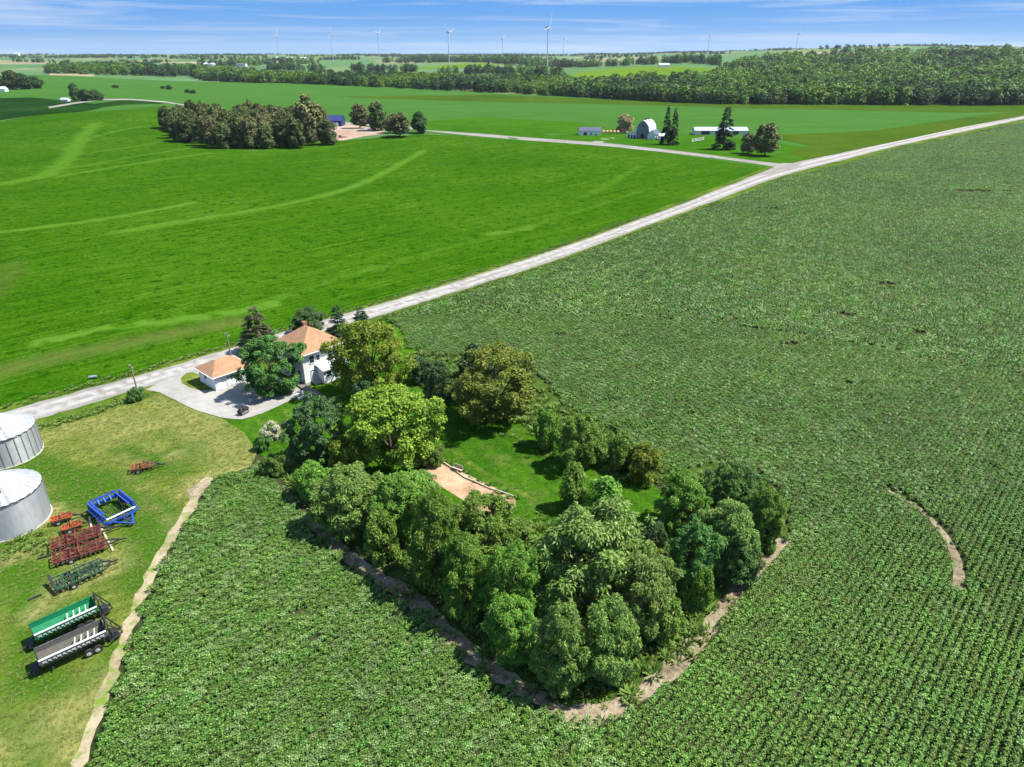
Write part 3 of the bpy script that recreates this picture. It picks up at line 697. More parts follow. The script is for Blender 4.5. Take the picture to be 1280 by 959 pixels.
# front belt
T('maple', 390, 480, 586, 684, 'leftmost tree of the front belt above the left soybean field', group=GR, k=.85)
T('maple2', 466, 544, 592, 690, 'second tree from the left in the front belt', group=GR, k=.85)
T('shrub', 452, 504, 640, 716, 'low tree under the left of the front belt at the shaded field edge', group=GR, k=.85)
T('maple2', 506, 580, 618, 752, 'third tree of the front belt, directly below the garden soil patch', group=GR, k=.85)
T('maple2', 560, 650, 622, 740, 'bushy tree of the front belt right below the garden patch end', group=GR, k=.85)
T('maple2', 544, 616, 672, 790, 'tree at the shaded lower edge in the middle of the front belt', group=GR, k=.85)
T('maple2', 604, 676, 680, 806, 'lighter green tree left of the largest silvery tree', group=GR, k=.85)
T('maple', 668, 812, 640, 806, 'largest silvery green tree of the grove in the front belt', group=GR, k=.85)
T('maple2', 604, 676, 750, 846, 'low tree at the bottom left of the largest silvery tree', group=GR, k=.85)
T('maple', 664, 742, 760, 884, 'tree at the very bottom corner of the grove', group=GR, k=.85)
T('maple', 722, 800, 752, 874, 'bright tree right of the bottom corner of the grove', group=GR, k=.85)
T('maple', 762, 850, 700, 826, 'silvery tree at the bare soil on the right of the front belt', group=GR, k=.85)
T('shrub', 800, 860, 744, 806, 'low bush at the field edge between front belt and right corner', 'shrub', 'shrub', SHR)
T('shrubweed', 620, 668, 652, 690, 'olive bush between the front belt and the garden lawn', 'shrub', 'shrub', SHR)
T('shrubweed', 500, 548, 592, 628, 'grey green bush at the left end of the garden soil patch', 'shrub', 'shrub', SHR)
T('shrubdeep', 158, 180, 484, 504, 'dark green weeds bush around the foot of the roadside pole', 'shrub', 'shrub')

# shelterbelt of the far left farm
belt = [(206, 168), (228, 177), (260, 185), (300, 187.5), (340, 187), (380, 186), (412, 182), (414, 172), (400, 164), (330, 160), (250, 158), (208, 160)]
bw = P2(belt); bA = np.array(bw)
pts = []
g = np.random.default_rng(3)
for _ in range(4000):
    x = g.uniform(bA[:, 0].min(), bA[:, 0].max()); y = g.uniform(bA[:, 1].min(), bA[:, 1].max())
    if inpoly(bw, np.array([x]), np.array([y]))[0] and all((x - a) ** 2 + (y - b) ** 2 > 6.0 ** 2 for a, b in pts): pts.append((x, y))
    if len(pts) >= 110: break
for i, (x, y) in enumerate(pts):
    put_tree('mid' if g.random() < .75 else 'brown', x, y, g.uniform(4.6, 6.4), g.uniform(16, 23), 'olive brown tree in the dense shelterbelt left of the dark blue shed', 'tree', 'tree', 'trees of the dense shelterbelt')
FARM = 'trees around the far farmyards'
T('brown', 364, 404, 116, 178, 'tallest tree rising over the right end of the dense shelterbelt', k=.3)
T('brown', 438, 459, 127, 161, 'leafy tree with bare trunk beside the white pickup trucks', group=FARM, k=.3)
T('mid', 458, 483, 124, 164, 'tallest tree of the row right of the gravel yard', group=FARM, k=.3)
T('brown', 478, 497, 143, 167, 'small tree in the middle of the row right of the gravel yard', group=FARM, k=.3)
T('brown', 484, 514, 138, 172, 'wide brownish tree of the row right of the gravel yard', group=FARM, k=.3)
T('middark', 513, 535, 137, 167, 'dark rounded tree at the right end of the row on the side road', group=FARM, k=.3)
T('tan', 770, 793, 141, 164, 'tan half bare tree left of the gambrel barn', group=FARM, k=.3)
T('midspruce', 827, 841, 130, 181, 'left one of the twin spruces right of the gambrel barn', 'spruce_tree', 'spruce', FARM, k=.3)
T('midspruce', 837, 850, 132, 182, 'right one of the twin spruces right of the gambrel barn', 'spruce_tree', 'spruce', FARM, k=.3)
T('midspruce', 894, 921, 131, 188, 'large single spruce in front of the long pale shed', 'spruce_tree', 'spruce', FARM, k=.3)
T('brown', 943, 975, 150, 196, 'tall brownish tree nearest the road junction', group=FARM, k=.3)
T('brown', 926, 946, 164, 193, 'low brownish tree between the single spruce and the tall brownish tree', group=FARM, k=.3)
# far left trees, one by one
LF = 'trees at the far left farm'
for x0, x1, yt, yb, st, lb in [(-30, 4, 88, 113, 'middark', 'dark tree at the left picture edge beside the pale house'), (2, 24, 86, 112, 'mid', 'tall tree of the far left clump, right of the pale house'), (18, 38, 90, 112, 'middark', 'dark tree in the middle of the far left clump'), (32, 53, 94, 111, 'middark', 'low dark tree at the right end of the far left clump'),
                           (86, 100, 102, 126, 'middark', 'thin leaning dark tree at the left of the dark pair by the lane'), (96, 114, 110, 127, 'middark', 'wide dark tree in the middle of the dark trees by the lane'), (110, 128, 111, 126, 'middark', 'rounded dark tree at the right of the dark trees by the lane')]:
    T(st, x0, x1, yt, yb, lb, group=LF, k=.3)
for x0, x1, yt, yb, lb in [(200, 207, 107, 111, 'smaller of two dark bushes in the pale far field'), (207, 215, 106, 112, 'larger of two dark bushes in the pale far field'), (230, 238, 111, 116, 'left dark bush below in the pale far field'), (237, 245, 112, 117, 'right dark bush below in the pale far field'), (140, 148, 106, 110, 'faint bush at the left of the pale far field')]:
    T('middark', x0, x1, yt, yb, lb, 'bush', 'bush', 'bushes in the pale far field', k=.3)

# ------------------------------------------------------------------ scattered growth (uncountable): geometry-node instances
def scatter(name, pts, rz, sc, ix, protos, label, cat=None):
    n = len(pts)
    me = bpy.data.meshes.new(name); me.vertices.add(n); me.vertices.foreach_set('co', np.asarray(pts, np.float32).ravel())
    for nm, typ, arr in (('rz', 'FLOAT', rz), ('sc', 'FLOAT', sc), ('ix', 'INT', ix)):
        a = me.attributes.new(nm, typ, 'POINT'); a.data.foreach_set('value', np.asarray(arr, np.float32 if typ == 'FLOAT' else np.int32))
    o = link(bpy.data.objects.new(name, me)); tag(o, label, cat, None, 'stuff')
    ng = bpy.data.node_groups.new(name, 'GeometryNodeTree')
    ng.interface.new_socket('Geometry', in_out='INPUT', socket_type='NodeSocketGeometry'); ng.interface.new_socket('Geometry', in_out='OUTPUT', socket_type='NodeSocketGeometry')
    N = ng.nodes; L = ng.links; gi = N.new('NodeGroupInput'); go = N.new('NodeGroupOutput')
    iop = N.new('GeometryNodeInstanceOnPoints'); jn = N.new('GeometryNodeJoinGeometry')
    for p in reversed(protos):
        po = bpy.data.objects.new(name + '_source', p)
        oi = N.new('GeometryNodeObjectInfo'); oi.inputs['Object'].default_value = po; oi.transform_space = 'ORIGINAL'
        g2 = N.new('GeometryNodeGeometryToInstance'); L.new(oi.outputs['Geometry'], g2.inputs[0]); L.new(g2.outputs[0], jn.inputs[0])
    def at(nm, typ):
        a = N.new('GeometryNodeInputNamedAttribute'); a.data_type = typ; a.inputs['Name'].default_value = nm; return a.outputs['Attribute']
    cx = N.new('ShaderNodeCombineXYZ'); L.new(at('rz', 'FLOAT'), cx.inputs[2])
    L.new(gi.outputs[0], iop.inputs['Points']); L.new(jn.outputs[0], iop.inputs['Instance']); iop.inputs['Pick Instance'].default_value = True
    L.new(at('ix', 'INT'), iop.inputs['Instance Index']); L.new(cx.outputs[0], iop.inputs['Rotation']); L.new(at('sc', 'FLOAT'), iop.inputs['Scale'])
    L.new(iop.outputs[0], go.inputs[0])
    md = o.modifiers.new('scatter', 'NODES'); md.node_group = ng
    return o

def crop_seg(seed, length, nleaf, L, W, hgt, wid, mat):
    g = np.random.default_rng(seed)
    x = g.uniform(-length / 2, length / 2, nleaf); yy_ = g.normal(size=nleaf) * wid * .42
    top = hgt * (1 - .55 * np.clip(np.abs(yy_) / wid, 0, 1) ** 1.5) * (.82 + .22 * np.sin(x * 6.1 + seed) * g.uniform(.3, 1, nleaf))
    z = top * g.uniform(.55, 1.0, nleaf) ** .6
    n = np.c_[g.normal(size=nleaf) * .42, yy_ / wid * .5 + g.normal(size=nleaf) * .42, np.ones(nleaf)]
    ax = g.normal(size=(nleaf, 3)) * np.array([1, 1, .3])
    s = g.uniform(.6, 1.35, nleaf)
    return leaves_mesh('crop_row', np.c_[x, yy_, z], n, ax, L * s, W * s, mat, .18)

# view wedge limits
def in_view(X, Y, m=1.42):
    depth = Y * CP + CAM_H * SP; px = X / depth * FPX; py = -(Y * SP - CAM_H * CP) / depth * FPX
    return (np.abs(px) < 640 * m + 60) & (py < 950) & (depth > 1)
GAPS = [(800, 349, 8, 2.6), (1105, 357, 8, 2.4), (984, 432, 14, 2.4), (1146, 418, 10, 2), (374, 770, 5, 5), (392, 798, 6, 3), (1150, 857, 9, 2.5), (1172, 868, 9, 2.5), (1195, 881, 10, 2.5), (1215, 892, 8, 2.5), (905, 403, 18, 2), (1060, 395, 14, 2), (960, 262, 16, 1.2), (1220, 240, 40, 1.5), (1060, 480, 7, 2), (860, 520, 6, 2), (700, 420, 8, 2)]
ca, sa = math.cos(ROAD_ANG), math.sin(ROAD_ANG)
def crop_points(spacing, seg, dmin, dmax):
    u = np.arange(-700, 1100, seg); v = np.arange(-900, 700, spacing)
    U, Vv = np.meshgrid(u, v); U = U + rng.uniform(-.5, .5, Vv.shape[0])[:, None] * seg
    X = (U * ca - Vv * sa).ravel(); Y = (U * sa + Vv * ca).ravel()
    D = np.hypot(X, Y); k = (Y > 4) & (D >= dmin) & (D < dmax); X, Y = X[k], Y[k]
    k = in_view(X, Y); X, Y = X[k], Y[k]
    k = inpoly(CROP_R, X, Y); X, Y = X[k], Y[k]
    k = ~inpoly(YARD_CROP, X, Y); X, Y = X[k], Y[k]
    for b, h_ in ((S_ARC, seg * .3), (S_TRACK, seg * .3), (S_GROVE, 0), (S_GROVE2, 0)):
        k = np.ones(X.shape, bool)
        for f_ in (-h_, -h_ / 2, 0, h_ / 2, h_): k &= ~inpoly(b, X + ca * f_, Y + sa * f_)
        X, Y = X[k], Y[k]
    for px, py, rx, ry in GAPS:
        c = P(px, py); e = P(px + rx, py); f_ = P(px, py + ry); a = abs(e[0] - c[0]); bb = abs(f_[1] - c[1])
        k = ((X - c[0]) / a) ** 2 + ((Y - c[1]) / bb) ** 2 > rng.uniform(.6, 1.3, X.size); X, Y = X[k], Y[k]
    return X, Y
YARD_CROP = P2([(190, 486), (262, 602), (325, 583), (352, 612), (388, 655), (414, 690), (470, 728), (520, 760), (560, 803), (610, 848), (660, 876), (700, 899), (738, 907), (795, 884), (852, 836), (920, 756), (982, 676), (988, 650), (974, 616), (946, 590), (900, 578), (840, 592), (802, 562), (748, 528), (706, 506), (672, 468), (620, 438), (590, 436), (572, 446), (540, 444), (512, 436), (506, 418), (490, 404), (474, 398), (300, 446)])
segs_near = [crop_seg(100 + i, 1.6, 260, .16, .12, .78, .40, LM['crop'] if i % 5 else LM['crop2']) for i in range(6)]
segs_far = [crop_seg(200 + i, 4.2, 220, .31, .23, .8, .66, LM['crop2'] if i % 2 else LM['crop']) for i in range(6)]
segs_near += [crop_seg(150 + i, 1.6, 240, .16, .12, .8, .31, LM['crop']) for i in range(4)]      # rows not yet closed at the lower right
X, Y = crop_points(.76, 1.45, 0, 150)
n = len(X)
OPEN = P2([(820, 860), (900, 780), (1010, 690), (1140, 640), (1500, 560), (1600, 1500), (700, 1500), (760, 950)])
ixn = rng.integers(0, 6, n); opn = inpoly(OPEN, X, Y) & (rng.random(n) < .9); ixn = np.where(opn, 6 + rng.integers(0, 4, n), ixn); yaw = np.where(opn, rng.normal(0, .03, n), rng.normal(0, .1, n))
scatter('soybean_rows', np.c_[X, Y, H(X, Y) + .05], ROAD_ANG + rng.integers(0, 2, n) * math.pi + yaw, rng.uniform(.8, 1.18, n), ixn, segs_near, 'leafy soybean rows filling the field around the grove', 'crop')
print('crop near', n)
X, Y = crop_points(1.15, 3.6, 150, 820)
n = len(X)
scatter('soybean_field', np.c_[X, Y, H(X, Y) + .05], ROAD_ANG + rng.integers(0, 2, n) * math.pi, rng.uniform(.8, 1.2, n), rng.integers(0, 6, n), segs_far, 'soybean crop stretching up to the country road', 'crop')
print('crop far', n)

def poly_points(poly, dens, excl=()):
    A = np.array(poly); a, b = A.min(0), A.max(0); n = int((b - a).prod() * dens)
    X = rng.uniform(a[0], b[0], n); Y = rng.uniform(a[1], b[1], n); k = inpoly(poly, X, Y); X, Y = X[k], Y[k]
    for e in excl:
        k = ~inpoly(e, X, Y); X, Y = X[k], Y[k]
    return X, Y
def tuft(seed, nb, r, h, wdt, mat):
    g = np.random.default_rng(seed); a = g.uniform(0, 6.28, nb); rr2 = r * g.uniform(0, 1, nb) ** .6
    p = np.c_[np.cos(a) * rr2, np.sin(a) * rr2, np.zeros(nb)]
    ax = np.c_[np.cos(a) * .6, np.sin(a) * .6, np.full(nb, 1.)] + g.normal(size=(nb, 3)) * .3
    n_ = np.c_[-np.cos(a), -np.sin(a), np.full(nb, .9)] + g.normal(size=(nb, 3)) * .3
    s = g.uniform(.6, 1.3, nb); return leaves_mesh('tuft', p, n_, ax, h * s, np.full(nb, wdt), mat, .1)
tf = [tuft(i, 16, .32, .26, .07, LM['grass']) for i in range(4)]
tg = [tuft(20 + i, 16, .32, .22, .07, LM['grass2']) for i in range(3)]
wd = [tuft(40 + i, 26, .5, .75, .2, LM['weed']) for i in range(4)]
FY = P2([(-20, 548), (60, 528), (120, 510), (186, 492), (206, 494), (240, 514), (298, 534), (326, 578), (258, 600), (232, 650), (194, 712), (166, 785), (128, 878), (96, 962), (-30, 990)])
X, Y = poly_points(FY, 7., (S_TRACK,)); n = len(X)
scatter('farmyard_tufts', np.c_[X, Y, H(X, Y) + .09], rng.uniform(0, 6.28, n), rng.uniform(.3, .75, n), rng.integers(0, 4, n), tf, 'tufts in the rough mown farmyard grass', 'grass')
LW = P2([(300, 532), (352, 510), (392, 492), (480, 470), (540, 470), (600, 530), (660, 535), (740, 580), (830, 612), (838, 660), (800, 720), (700, 660), (640, 640), (560, 580), (470, 600), (340, 575)])
X, Y = poly_points(LW, 2.6, (P2([(528, 584), (548, 579), (572, 588), (598, 603), (640, 624), (632, 634), (610, 642), (592, 630), (572, 618), (548, 606)]),)); n = len(X)
scatter('lawn_tufts', np.c_[X, Y, H(X, Y) + .12], rng.uniform(0, 6.28, n), rng.uniform(.3, .9, n), rng.integers(0, 3, n), tg, 'short tufts in the green lawn of the farmhouse', 'grass')
GW = P2([(330, 578), (352, 566), (420, 590), (480, 608), (560, 632), (640, 670), (700, 700), (800, 720), (820, 660), (850, 610), (905, 580), (950, 597), (972, 625), (978, 655), (925, 725), (846, 818), (770, 872), (735, 880), (700, 874), (610, 822), (520, 738), (430, 676), (380, 630)])
GW2 = P2([(545, 440), (600, 440), (668, 472), (706, 512), (756, 530), (828, 584), (846, 600), (790, 604), (740, 580), (690, 550), (640, 526), (560, 505), (520, 480), (510, 440)])
xs = [poly_points(q, d_, (LAWN2,)) for q, d_ in ((GW, 1.6), (GW2, 1.0), (S_GROVE, .35), (S_GROVE2, .2))]
X = np.concatenate([a[0] for a in xs]); Y = np.concatenate([a[1] for a in xs]); n = len(X)
scatter('undergrowth', np.c_[X, Y, H(X, Y) + .1], rng.uniform(0, 6.28, n), rng.uniform(.3, 1.25, n), rng.integers(0, 4, n), wd, 'weedy undergrowth below the trees of the grove', 'weeds')
VG = P2([(0, 545), (60, 529), (120, 510), (180, 493), (190, 497), (130, 516), (60, 538), (0, 556)]); VG2 = P2([(470, 399), (600, 358), (700, 326.5), (800, 288.5), (900, 251.5), (900, 254.5), (800, 292), (700, 331), (600, 362), (470, 404)]); VG3 = P2([(0, 514), (163, 471), (300, 430), (467, 382), (600, 341), (700, 309), (800, 273), (800, 270), (700, 306), (600, 338), (467, 379), (300, 426), (163, 466), (0, 508)])
VG4 = P2([(10, 655), (60, 668), (66, 690), (20, 700), (-20, 704), (-20, 690)]); VG6 = P2([(622, 540), (690, 543), (725, 568), (700, 580), (650, 562)]); VG7 = P2([(640, 640), (690, 642), (700, 672), (650, 668)]); VG8 = P2([(816, 584), (850, 586), (850, 606), (820, 606)])
VG5 = P2([(540, 574), (560, 576), (600, 600), (650, 622), (646, 628), (600, 606), (552, 580)])
xs = [poly_points(q, d_) for q, d_ in ((VG, 3.), (VG2, 2.2), (VG3, 2.2), (VG4, 2.5), (VG5, 4.), (VG6, .8), (VG7, 1.4), (VG8, 1.5))]
X = np.concatenate([a[0] for a in xs]); Y = np.concatenate([a[1] for a in xs]); n = len(X)
scatter('verge_weeds', np.c_[X, Y, H(X, Y) + .1], rng.uniform(0, 6.28, n), rng.uniform(.2, .75, n), rng.integers(0, 4, n), wd, 'tall weeds along the road verge and around the bins', 'weeds')
# woods
def far_tree(seed, mat, nleaf=380, L=1.5, W=1.0):
    me, c, _ = crown_round('far_tree', seed, 5., 13., -.5, 22, nleaf, L, W, mat, 'random', .9, (.28, .46)); return me
fw = [far_tree(300 + i, LM[m]) for i, m in enumerate(['wood', 'wood', 'wooddark', 'woodlight', 'wood', 'wooddark'])]
def wood(name, polys, label, base=9., mixw=None, scl=(.75, 1.65), cap=20000, falloff=900.):
    XX, YY, SS = [], [], []
    for q in polys:
        w_ = P2(q); A = np.array(w_); a, b = A.min(0), A.max(0)
        n = int((b - a).prod() / base ** 2); n = min(n, 600000)
        X = rng.uniform(a[0], b[0], n); Y = rng.uniform(a[1], b[1], n)
        k = inpoly(w_, X, Y); X, Y = X[k], Y[k]
        D = np.hypot(X, Y); k = rng.uniform(0, 1, X.size) < np.clip(falloff / D, 0, 1) ** 1.6; X, Y, D = X[k], Y[k], D[k]
        XX.append(X); YY.append(Y); SS.append(np.clip((D / falloff), 1, 3.) ** .55)
    X = np.concatenate(XX)[:cap]; Y = np.concatenate(YY)[:cap]; S = np.concatenate(SS)[:cap]; n = len(X)
    print(name, n)
    pr = np.array(mixw if mixw else [1] * 6, float); pr /= pr.sum()
    q = np.sin(X / 47 + 1.3 * np.sin(Y / 83)) + np.sin(Y / 96 + 1.7 * np.sin(X / 61)) + rng.normal(0, .75, n)      # species stand together
    order = np.array([2, 5, 0, 1, 4, 3]); cum = np.cumsum(pr[order]); rk = np.argsort(np.argsort(q)) / n
    ix = order[np.clip(np.searchsorted(cum, rk), 0, 5)]
    return scatter(name, np.c_[X, Y, H(X, Y)], rng.uniform(0, 6.28, n), rng.uniform(*scl, n) * S * (1 + .12 * np.sin(X / 35) * np.sin(Y / 52)), ix, fw, label, 'woodland')
wood('hillside_woods', [[(900, 97), (880, 104), (800, 107), (720, 112), (700, 104), (690, 110), (720, 120), (760, 124), (830, 128), (900, 130.5), (1000, 131), (1100, 131.5), (1300, 132), (1420, 133), (1420, 72), (1300, 70), (1150, 72), (1000, 77), (940, 82), (915, 90)]], 'broad woods climbing the hill on the right', 9.5, [3, 3, 2, 3, 3, 1], cap=26000)
wood('front_woods', [[(690, 119), (760, 124), (830, 128), (900, 130.5), (1000, 131), (1200, 132), (1420, 133), (1420, 124), (1200, 123), (1000, 122.5), (900, 121), (800, 116), (720, 110), (690, 112)]], 'dark front edge of the woods beyond the olive grass strip', 7.5, [1, 1, 5, .3, 1, 5], cap=9000)
wood('creek_woods', [[(250, 101), (330, 104), (420, 107), (560, 114), (640, 117), (700, 120.5), (740, 122), (700, 106), (640, 103), (600, 104), (560, 103), (500, 101), (460, 102), (420, 101), (330, 97), (240, 96)]], 'wooded creek belt crossing beyond the pale crop field', 8., [2, 2, 4, .6, 2, 3], cap=9000, scl=(.8, 1.35))
wood('far_hedges', [[(56, 92), (130, 94), (250, 97), (320, 98), (320, 93), (250, 92), (160, 88), (100, 87)], [(480, 79), (560, 78), (640, 82), (700, 84.5), (740, 84), (860, 79), (900, 83), (900, 76), (700, 81.5), (600, 76), (480, 76.5)], [(330, 88), (410, 91), (410, 89.5), (340, 86.5)], [(440, 90), (520, 91), (520, 89.5), (440, 88.5)], [(240, 83.5), (300, 83), (400, 80), (400, 79), (300, 81), (250, 82)], [(540, 94), (700, 96), (700, 94.5), (560, 92.5)]], 'hedgerow and farm woods in the distance', 10., [2, 2, 4, .5, 2, 3], cap=9000, scl=(.8, 1.3))
# thin rows on the horizon
XX, YY = [], []
for _ in range(150):
    d = rng.uniform(3200, 9500); a = rng.uniform(-.66, .66); ln = rng.uniform(60, 500) * d / 5000; n = int(ln / 9)
    t = rng.uniform(-.5, .5, n) * ln; dirn = rng.uniform(-.25, .25)
    XX.append(d * math.tan(a) + t * math.cos(dirn)); YY.append(d + t * math.sin(dirn) + rng.normal(0, 10, n))
X = np.concatenate(XX); Y = np.concatenate(YY); n = len(X); print('horizon', n)
scatter('horizon_trees', np.c_[X, Y, H(X, Y)], rng.uniform(0, 6.28, n), rng.uniform(.9, 1.6, n), rng.choice([0, 2, 5], n), fw, 'thin dark tree lines along the horizon', 'woodland')
# ------------------------------------------------------------------ built things
def shingles(name, c):
    t = NT(name); o = t.obj()
    wv = t.new('ShaderNodeTexWave', wave_type='BANDS', bands_direction='Z'); wv.inputs['Scale'].default_value = 2.2; wv.inputs['Distortion'].default_value = .4; t.l(o, wv.inputs['Vector'])
    f = t.math('ADD', t.math('MULTIPLY', t.noise(o, 1.2, 4), .6), t.math('MULTIPLY', t.noise(o, 9, 3, .7), .4))
    col = t.ramp(f, [(.3, tuple(v * .72 for v in c)), (.5, c), (.7, tuple(min(1, v * 1.25) for v in c))])
    col = t.mix(t.math('MULTIPLY', wv.outputs['Fac'], .16), col, tuple(v * .5 for v in c))
    return t.finish(col, .85, 0, .2, wv.outputs['Fac'], .4, .03)
def siding(name, c, vert=False, sc=4.):
    t = NT(name); o = t.obj()
    wv = t.new('ShaderNodeTexWave', wave_type='BANDS', bands_direction='X' if vert else 'Z', wave_profile='SAW'); wv.inputs['Scale'].default_value = sc; t.l(o, wv.inputs['Vector'])
    f = t.noise(o, .8, 5, .6)
    col = t.ramp(f, [(.3, tuple(v * .82 for v in c)), (.65, c)])
    col = t.mix(t.math('MULTIPLY', wv.outputs['Fac'], .1), col, tuple(v * .6 for v in c))
    return t.finish(col, .6, 0, .3, wv.outputs['Fac'], .35, .02)
def galv(name, c, ring=True, rough=.42, metal=.55):
    t = NT(name); o = t.obj()
    a = t.noise(t.mapping(o, (0, 0, 0), (1.2, 1.2, .25)), 2.0, 4, .6); b = t.noise(o, .5, 3)
    rust = t.ramp(t.noise(t.mapping(o, (0, 0, 0), (2.2, 2.2, .18)), 1.3, 5, .7), [(.56, (0, 0, 0)), (.72, (.6, .6, .6))])
    f = t.math('ADD', t.math('MULTIPLY', a, .6), t.math('MULTIPLY', b, .4))
    col = t.ramp(f, [(.3, tuple(v * .72 for v in c)), (.7, tuple(min(1, v * 1.12) for v in c))])
    col = t.mix(t.math('MULTIPLY', rust, .45), col, (.24, .2, .17))
    wv = t.new('ShaderNodeTexWave', wave_type='BANDS', bands_direction='Z'); wv.inputs['Scale'].default_value = 2.6; t.l(o, wv.inputs['Vector'])
    return t.finish(col, rough, metal, .4, wv.outputs['Fac'] if ring else None, .6, .06)
K = {
 'roof': shingles('terracotta shingles', (.32, .185, .105)), 'white': siding('white clapboard', (.80, .80, .78)), 'trim': simple('white trim', (.80, .80, .78), .5, var=.06),
 'glass': simple('dark window glass', (.025, .03, .04), .12, spec=.6, var=.2), 'door': siding('white garage door', (.78, .78, .77), False, 1.6), 'conc': simple('concrete', (.42, .40, .37), .9, var=.2),
 'deck': simple('weathered boards', (.17, .155, .135), .85, var=.4, scale=2), 'bin': galv('galvanised bin wall', (.47, .48, .49)), 'binroof': galv('galvanised bin roof', (.38, .385, .39), False, .45, .35), 'steel': simple('dull steel', (.42, .43, .44), .4, .7),
 'dark': simple('dark steel', (.03, .03, .033), .55, var=.5), 'tyre': simple('tyre rubber', (.018, .018, .018), .85, var=.3), 'rim': simple('wheel rim', (.5, .48, .42), .5, .2),
 'blue': simple('blue implement paint', (.012, .065, .38), .5, var=.45, spec=.35, dirt=(.05, .075, .17)), 'silver': simple('silver tube', (.62, .64, .68), .35, .4), 'maroon': simple('faded maroon paint', (.17, .025, .025), .6, var=.5, dirt=(.16, .075, .04)),
 'redor': simple('orange red paint', (.42, .085, .025), .55, var=.4, dirt=(.2, .09, .04)), 'rust': simple('rust', (.26, .10, .04), .85, var=.55, dirt=(.12, .05, .03)), 'dgreen': simple('dark green implement paint', (.015, .085, .055), .5, var=.4, dirt=(.05, .06, .04)),
 'green': simple('green wagon paint', (.006, .16, .062), .45, var=.3, spec=.4, dirt=(.01, .11, .05)), 'greenin': simple('green wagon inside', (.008, .19, .075), .6, var=.35), 'grey': simple('weathered dark grey paint', (.075, .078, .088), .55, var=.35, dirt=(.12, .115, .11)), 'greyin': simple('dusty wagon inside', (.105, .10, .088), .8, var=.35),
 'discs': simple('worn disc steel', (.24, .2, .18), .4, .6, dirt=(.16, .08, .05)), 'wood': simple('pole wood', (.22, .18, .14), .9, var=.35), 'palewood': simple('pale boards', (.46, .40, .30), .85, var=.3), 'darkroof': simple('slate blue roof', (.075, .085, .13), .5, var=.15),
 'palemetal': galv('pale metal roof', (.66, .69, .74), False, .45, .3), 'bluemetal': galv('pale blue shed roof', (.36, .41, .48), False, .5, .3), 'barnside': siding('grey barn boards', (.17, .18, .22), True, 5.), 'blueshed': siding('dark blue shed cladding', (.02, .03, .13), True, 4.), 'turb': simple('turbine pale grey', (.42, .44, .48), .45, var=.05),
 'plaster': simple('off white wall', (.72, .71, .68), .7, var=.1), 'hay': simple('bale straw', (.46, .33, .17), .95, var=.4, bump=.6), 'pickup': simple('white car paint', (.8, .8, .8), .25, var=.04, spec=.5), 'redpaint': simple('dull red paint', (.22, .05, .06), .5, var=.3),
 'cream': simple('cream wall', (.62, .56, .45), .7, var=.12), 'tanwall': simple('brown barn wall', (.3, .2, .13), .8, var=.25),
}

def hip_roof(mb, hx, hy, z, ridge, rz, th=.16, along='y'):
    """hip roof about the origin, half sizes hx, hy, ridge length"""
    A = [(-hx, -hy), (hx, -hy), (hx, hy), (-hx, hy)]
    r1 = (0, -ridge / 2) if along == 'y' else (-ridge / 2, 0); r2 = (0, ridge / 2) if along == 'y' else (ridge / 2, 0)
    V = [(x, y, z - th) for x, y in A] + [(x, y, z) for x, y in A] + [(*r1, rz), (*r2, rz)]
    F = [(3, 2, 1, 0), (0, 1, 5, 4), (1, 2, 6, 5), (2, 3, 7, 6), (3, 0, 4, 7)]
    if along == 'y': F += [(4, 5, 8), (5, 6, 9, 8), (6, 7, 9), (7, 4, 8, 9)]
    else: F += [(4, 5, 9, 8), (5, 6, 9), (6, 7, 8, 9), (7, 4, 8)]
    return mb.add(V, F)
def gable_roof(mb, hx, hy, z, rz, th=.15, along='x', over=.35):
    """gable roof, ridge along x or y, two sloping slabs"""
    if along == 'x':
        prof = [(-hy - over, z - over * (rz - z) / hy), (0, rz), (hy + over, z - over * (rz - z) / hy), (hy + over, z - over * (rz - z) / hy + th), (0, rz + th), (-hy - over, z - over * (rz - z) / hy + th)]
        return mb.prism(prof, (-hx - over, 0, 0), (0, 1, 0), (0, 0, 1), (2 * (hx + over), 0, 0))
    prof = [(-hx - over, z - over * (rz - z) / hx), (0, rz), (hx + over, z - over * (rz - z) / hx), (hx + over, z - over * (rz - z) / hx + th), (0, rz + th), (-hx - over, z - over * (rz - z) / hx + th)]
    return mb.prism(prof, (0, -hy - over, 0), (1, 0, 0), (0, 0, 1), (0, 2 * (hy + over), 0))
def gable_walls(mb, hx, hy, z, rz, along='x', z0=-.2):
    if along == 'x':
        return mb.prism([(-hy, z0), (hy, z0), (hy, z), (0, rz), (-hy, z)], (-hx, 0, 0), (0, 1, 0), (0, 0, 1), (2 * hx, 0, 0))
    return mb.prism([(-hx, z0), (hx, z0), (hx, z), (0, rz), (-hx, z)], (0, -hy, 0), (1, 0, 0), (0, 0, 1), (0, 2 * hy, 0))
def window(parent, axis, u, at, z, wd, ht, frame=True):
    """window on a wall of constant y ('y') or x ('x'); at carries the sign outward"""
    sg = 1 if at > 0 else -1
    m = MB(); c = (u, at + sg * .02, z) if axis == 'y' else (at + sg * .02, u, z)
    m.box(c, (wd, .06, ht) if axis == 'y' else (.06, wd, ht)); o = m.build('window', K['glass'], parent)
    if frame:
        f = MB(); e = at + sg * .05
        def b(du, dz, w_, h_):
            cc = (u + du, e, z + dz) if axis == 'y' else (e, u + du, z + dz)
            f.box(cc, (w_, .07, h_) if axis == 'y' else (.07, w_, h_))
        b(-wd / 2 - .05, 0, .1, ht + .2); b(wd / 2 + .05, 0, .1, ht + .2); b(0, ht / 2 + .055, wd, .1); b(0, -ht / 2 - .055, wd, .1); b(0, 0, wd, .05)
        f.build('window_frame', K['trim'], o)
    return o
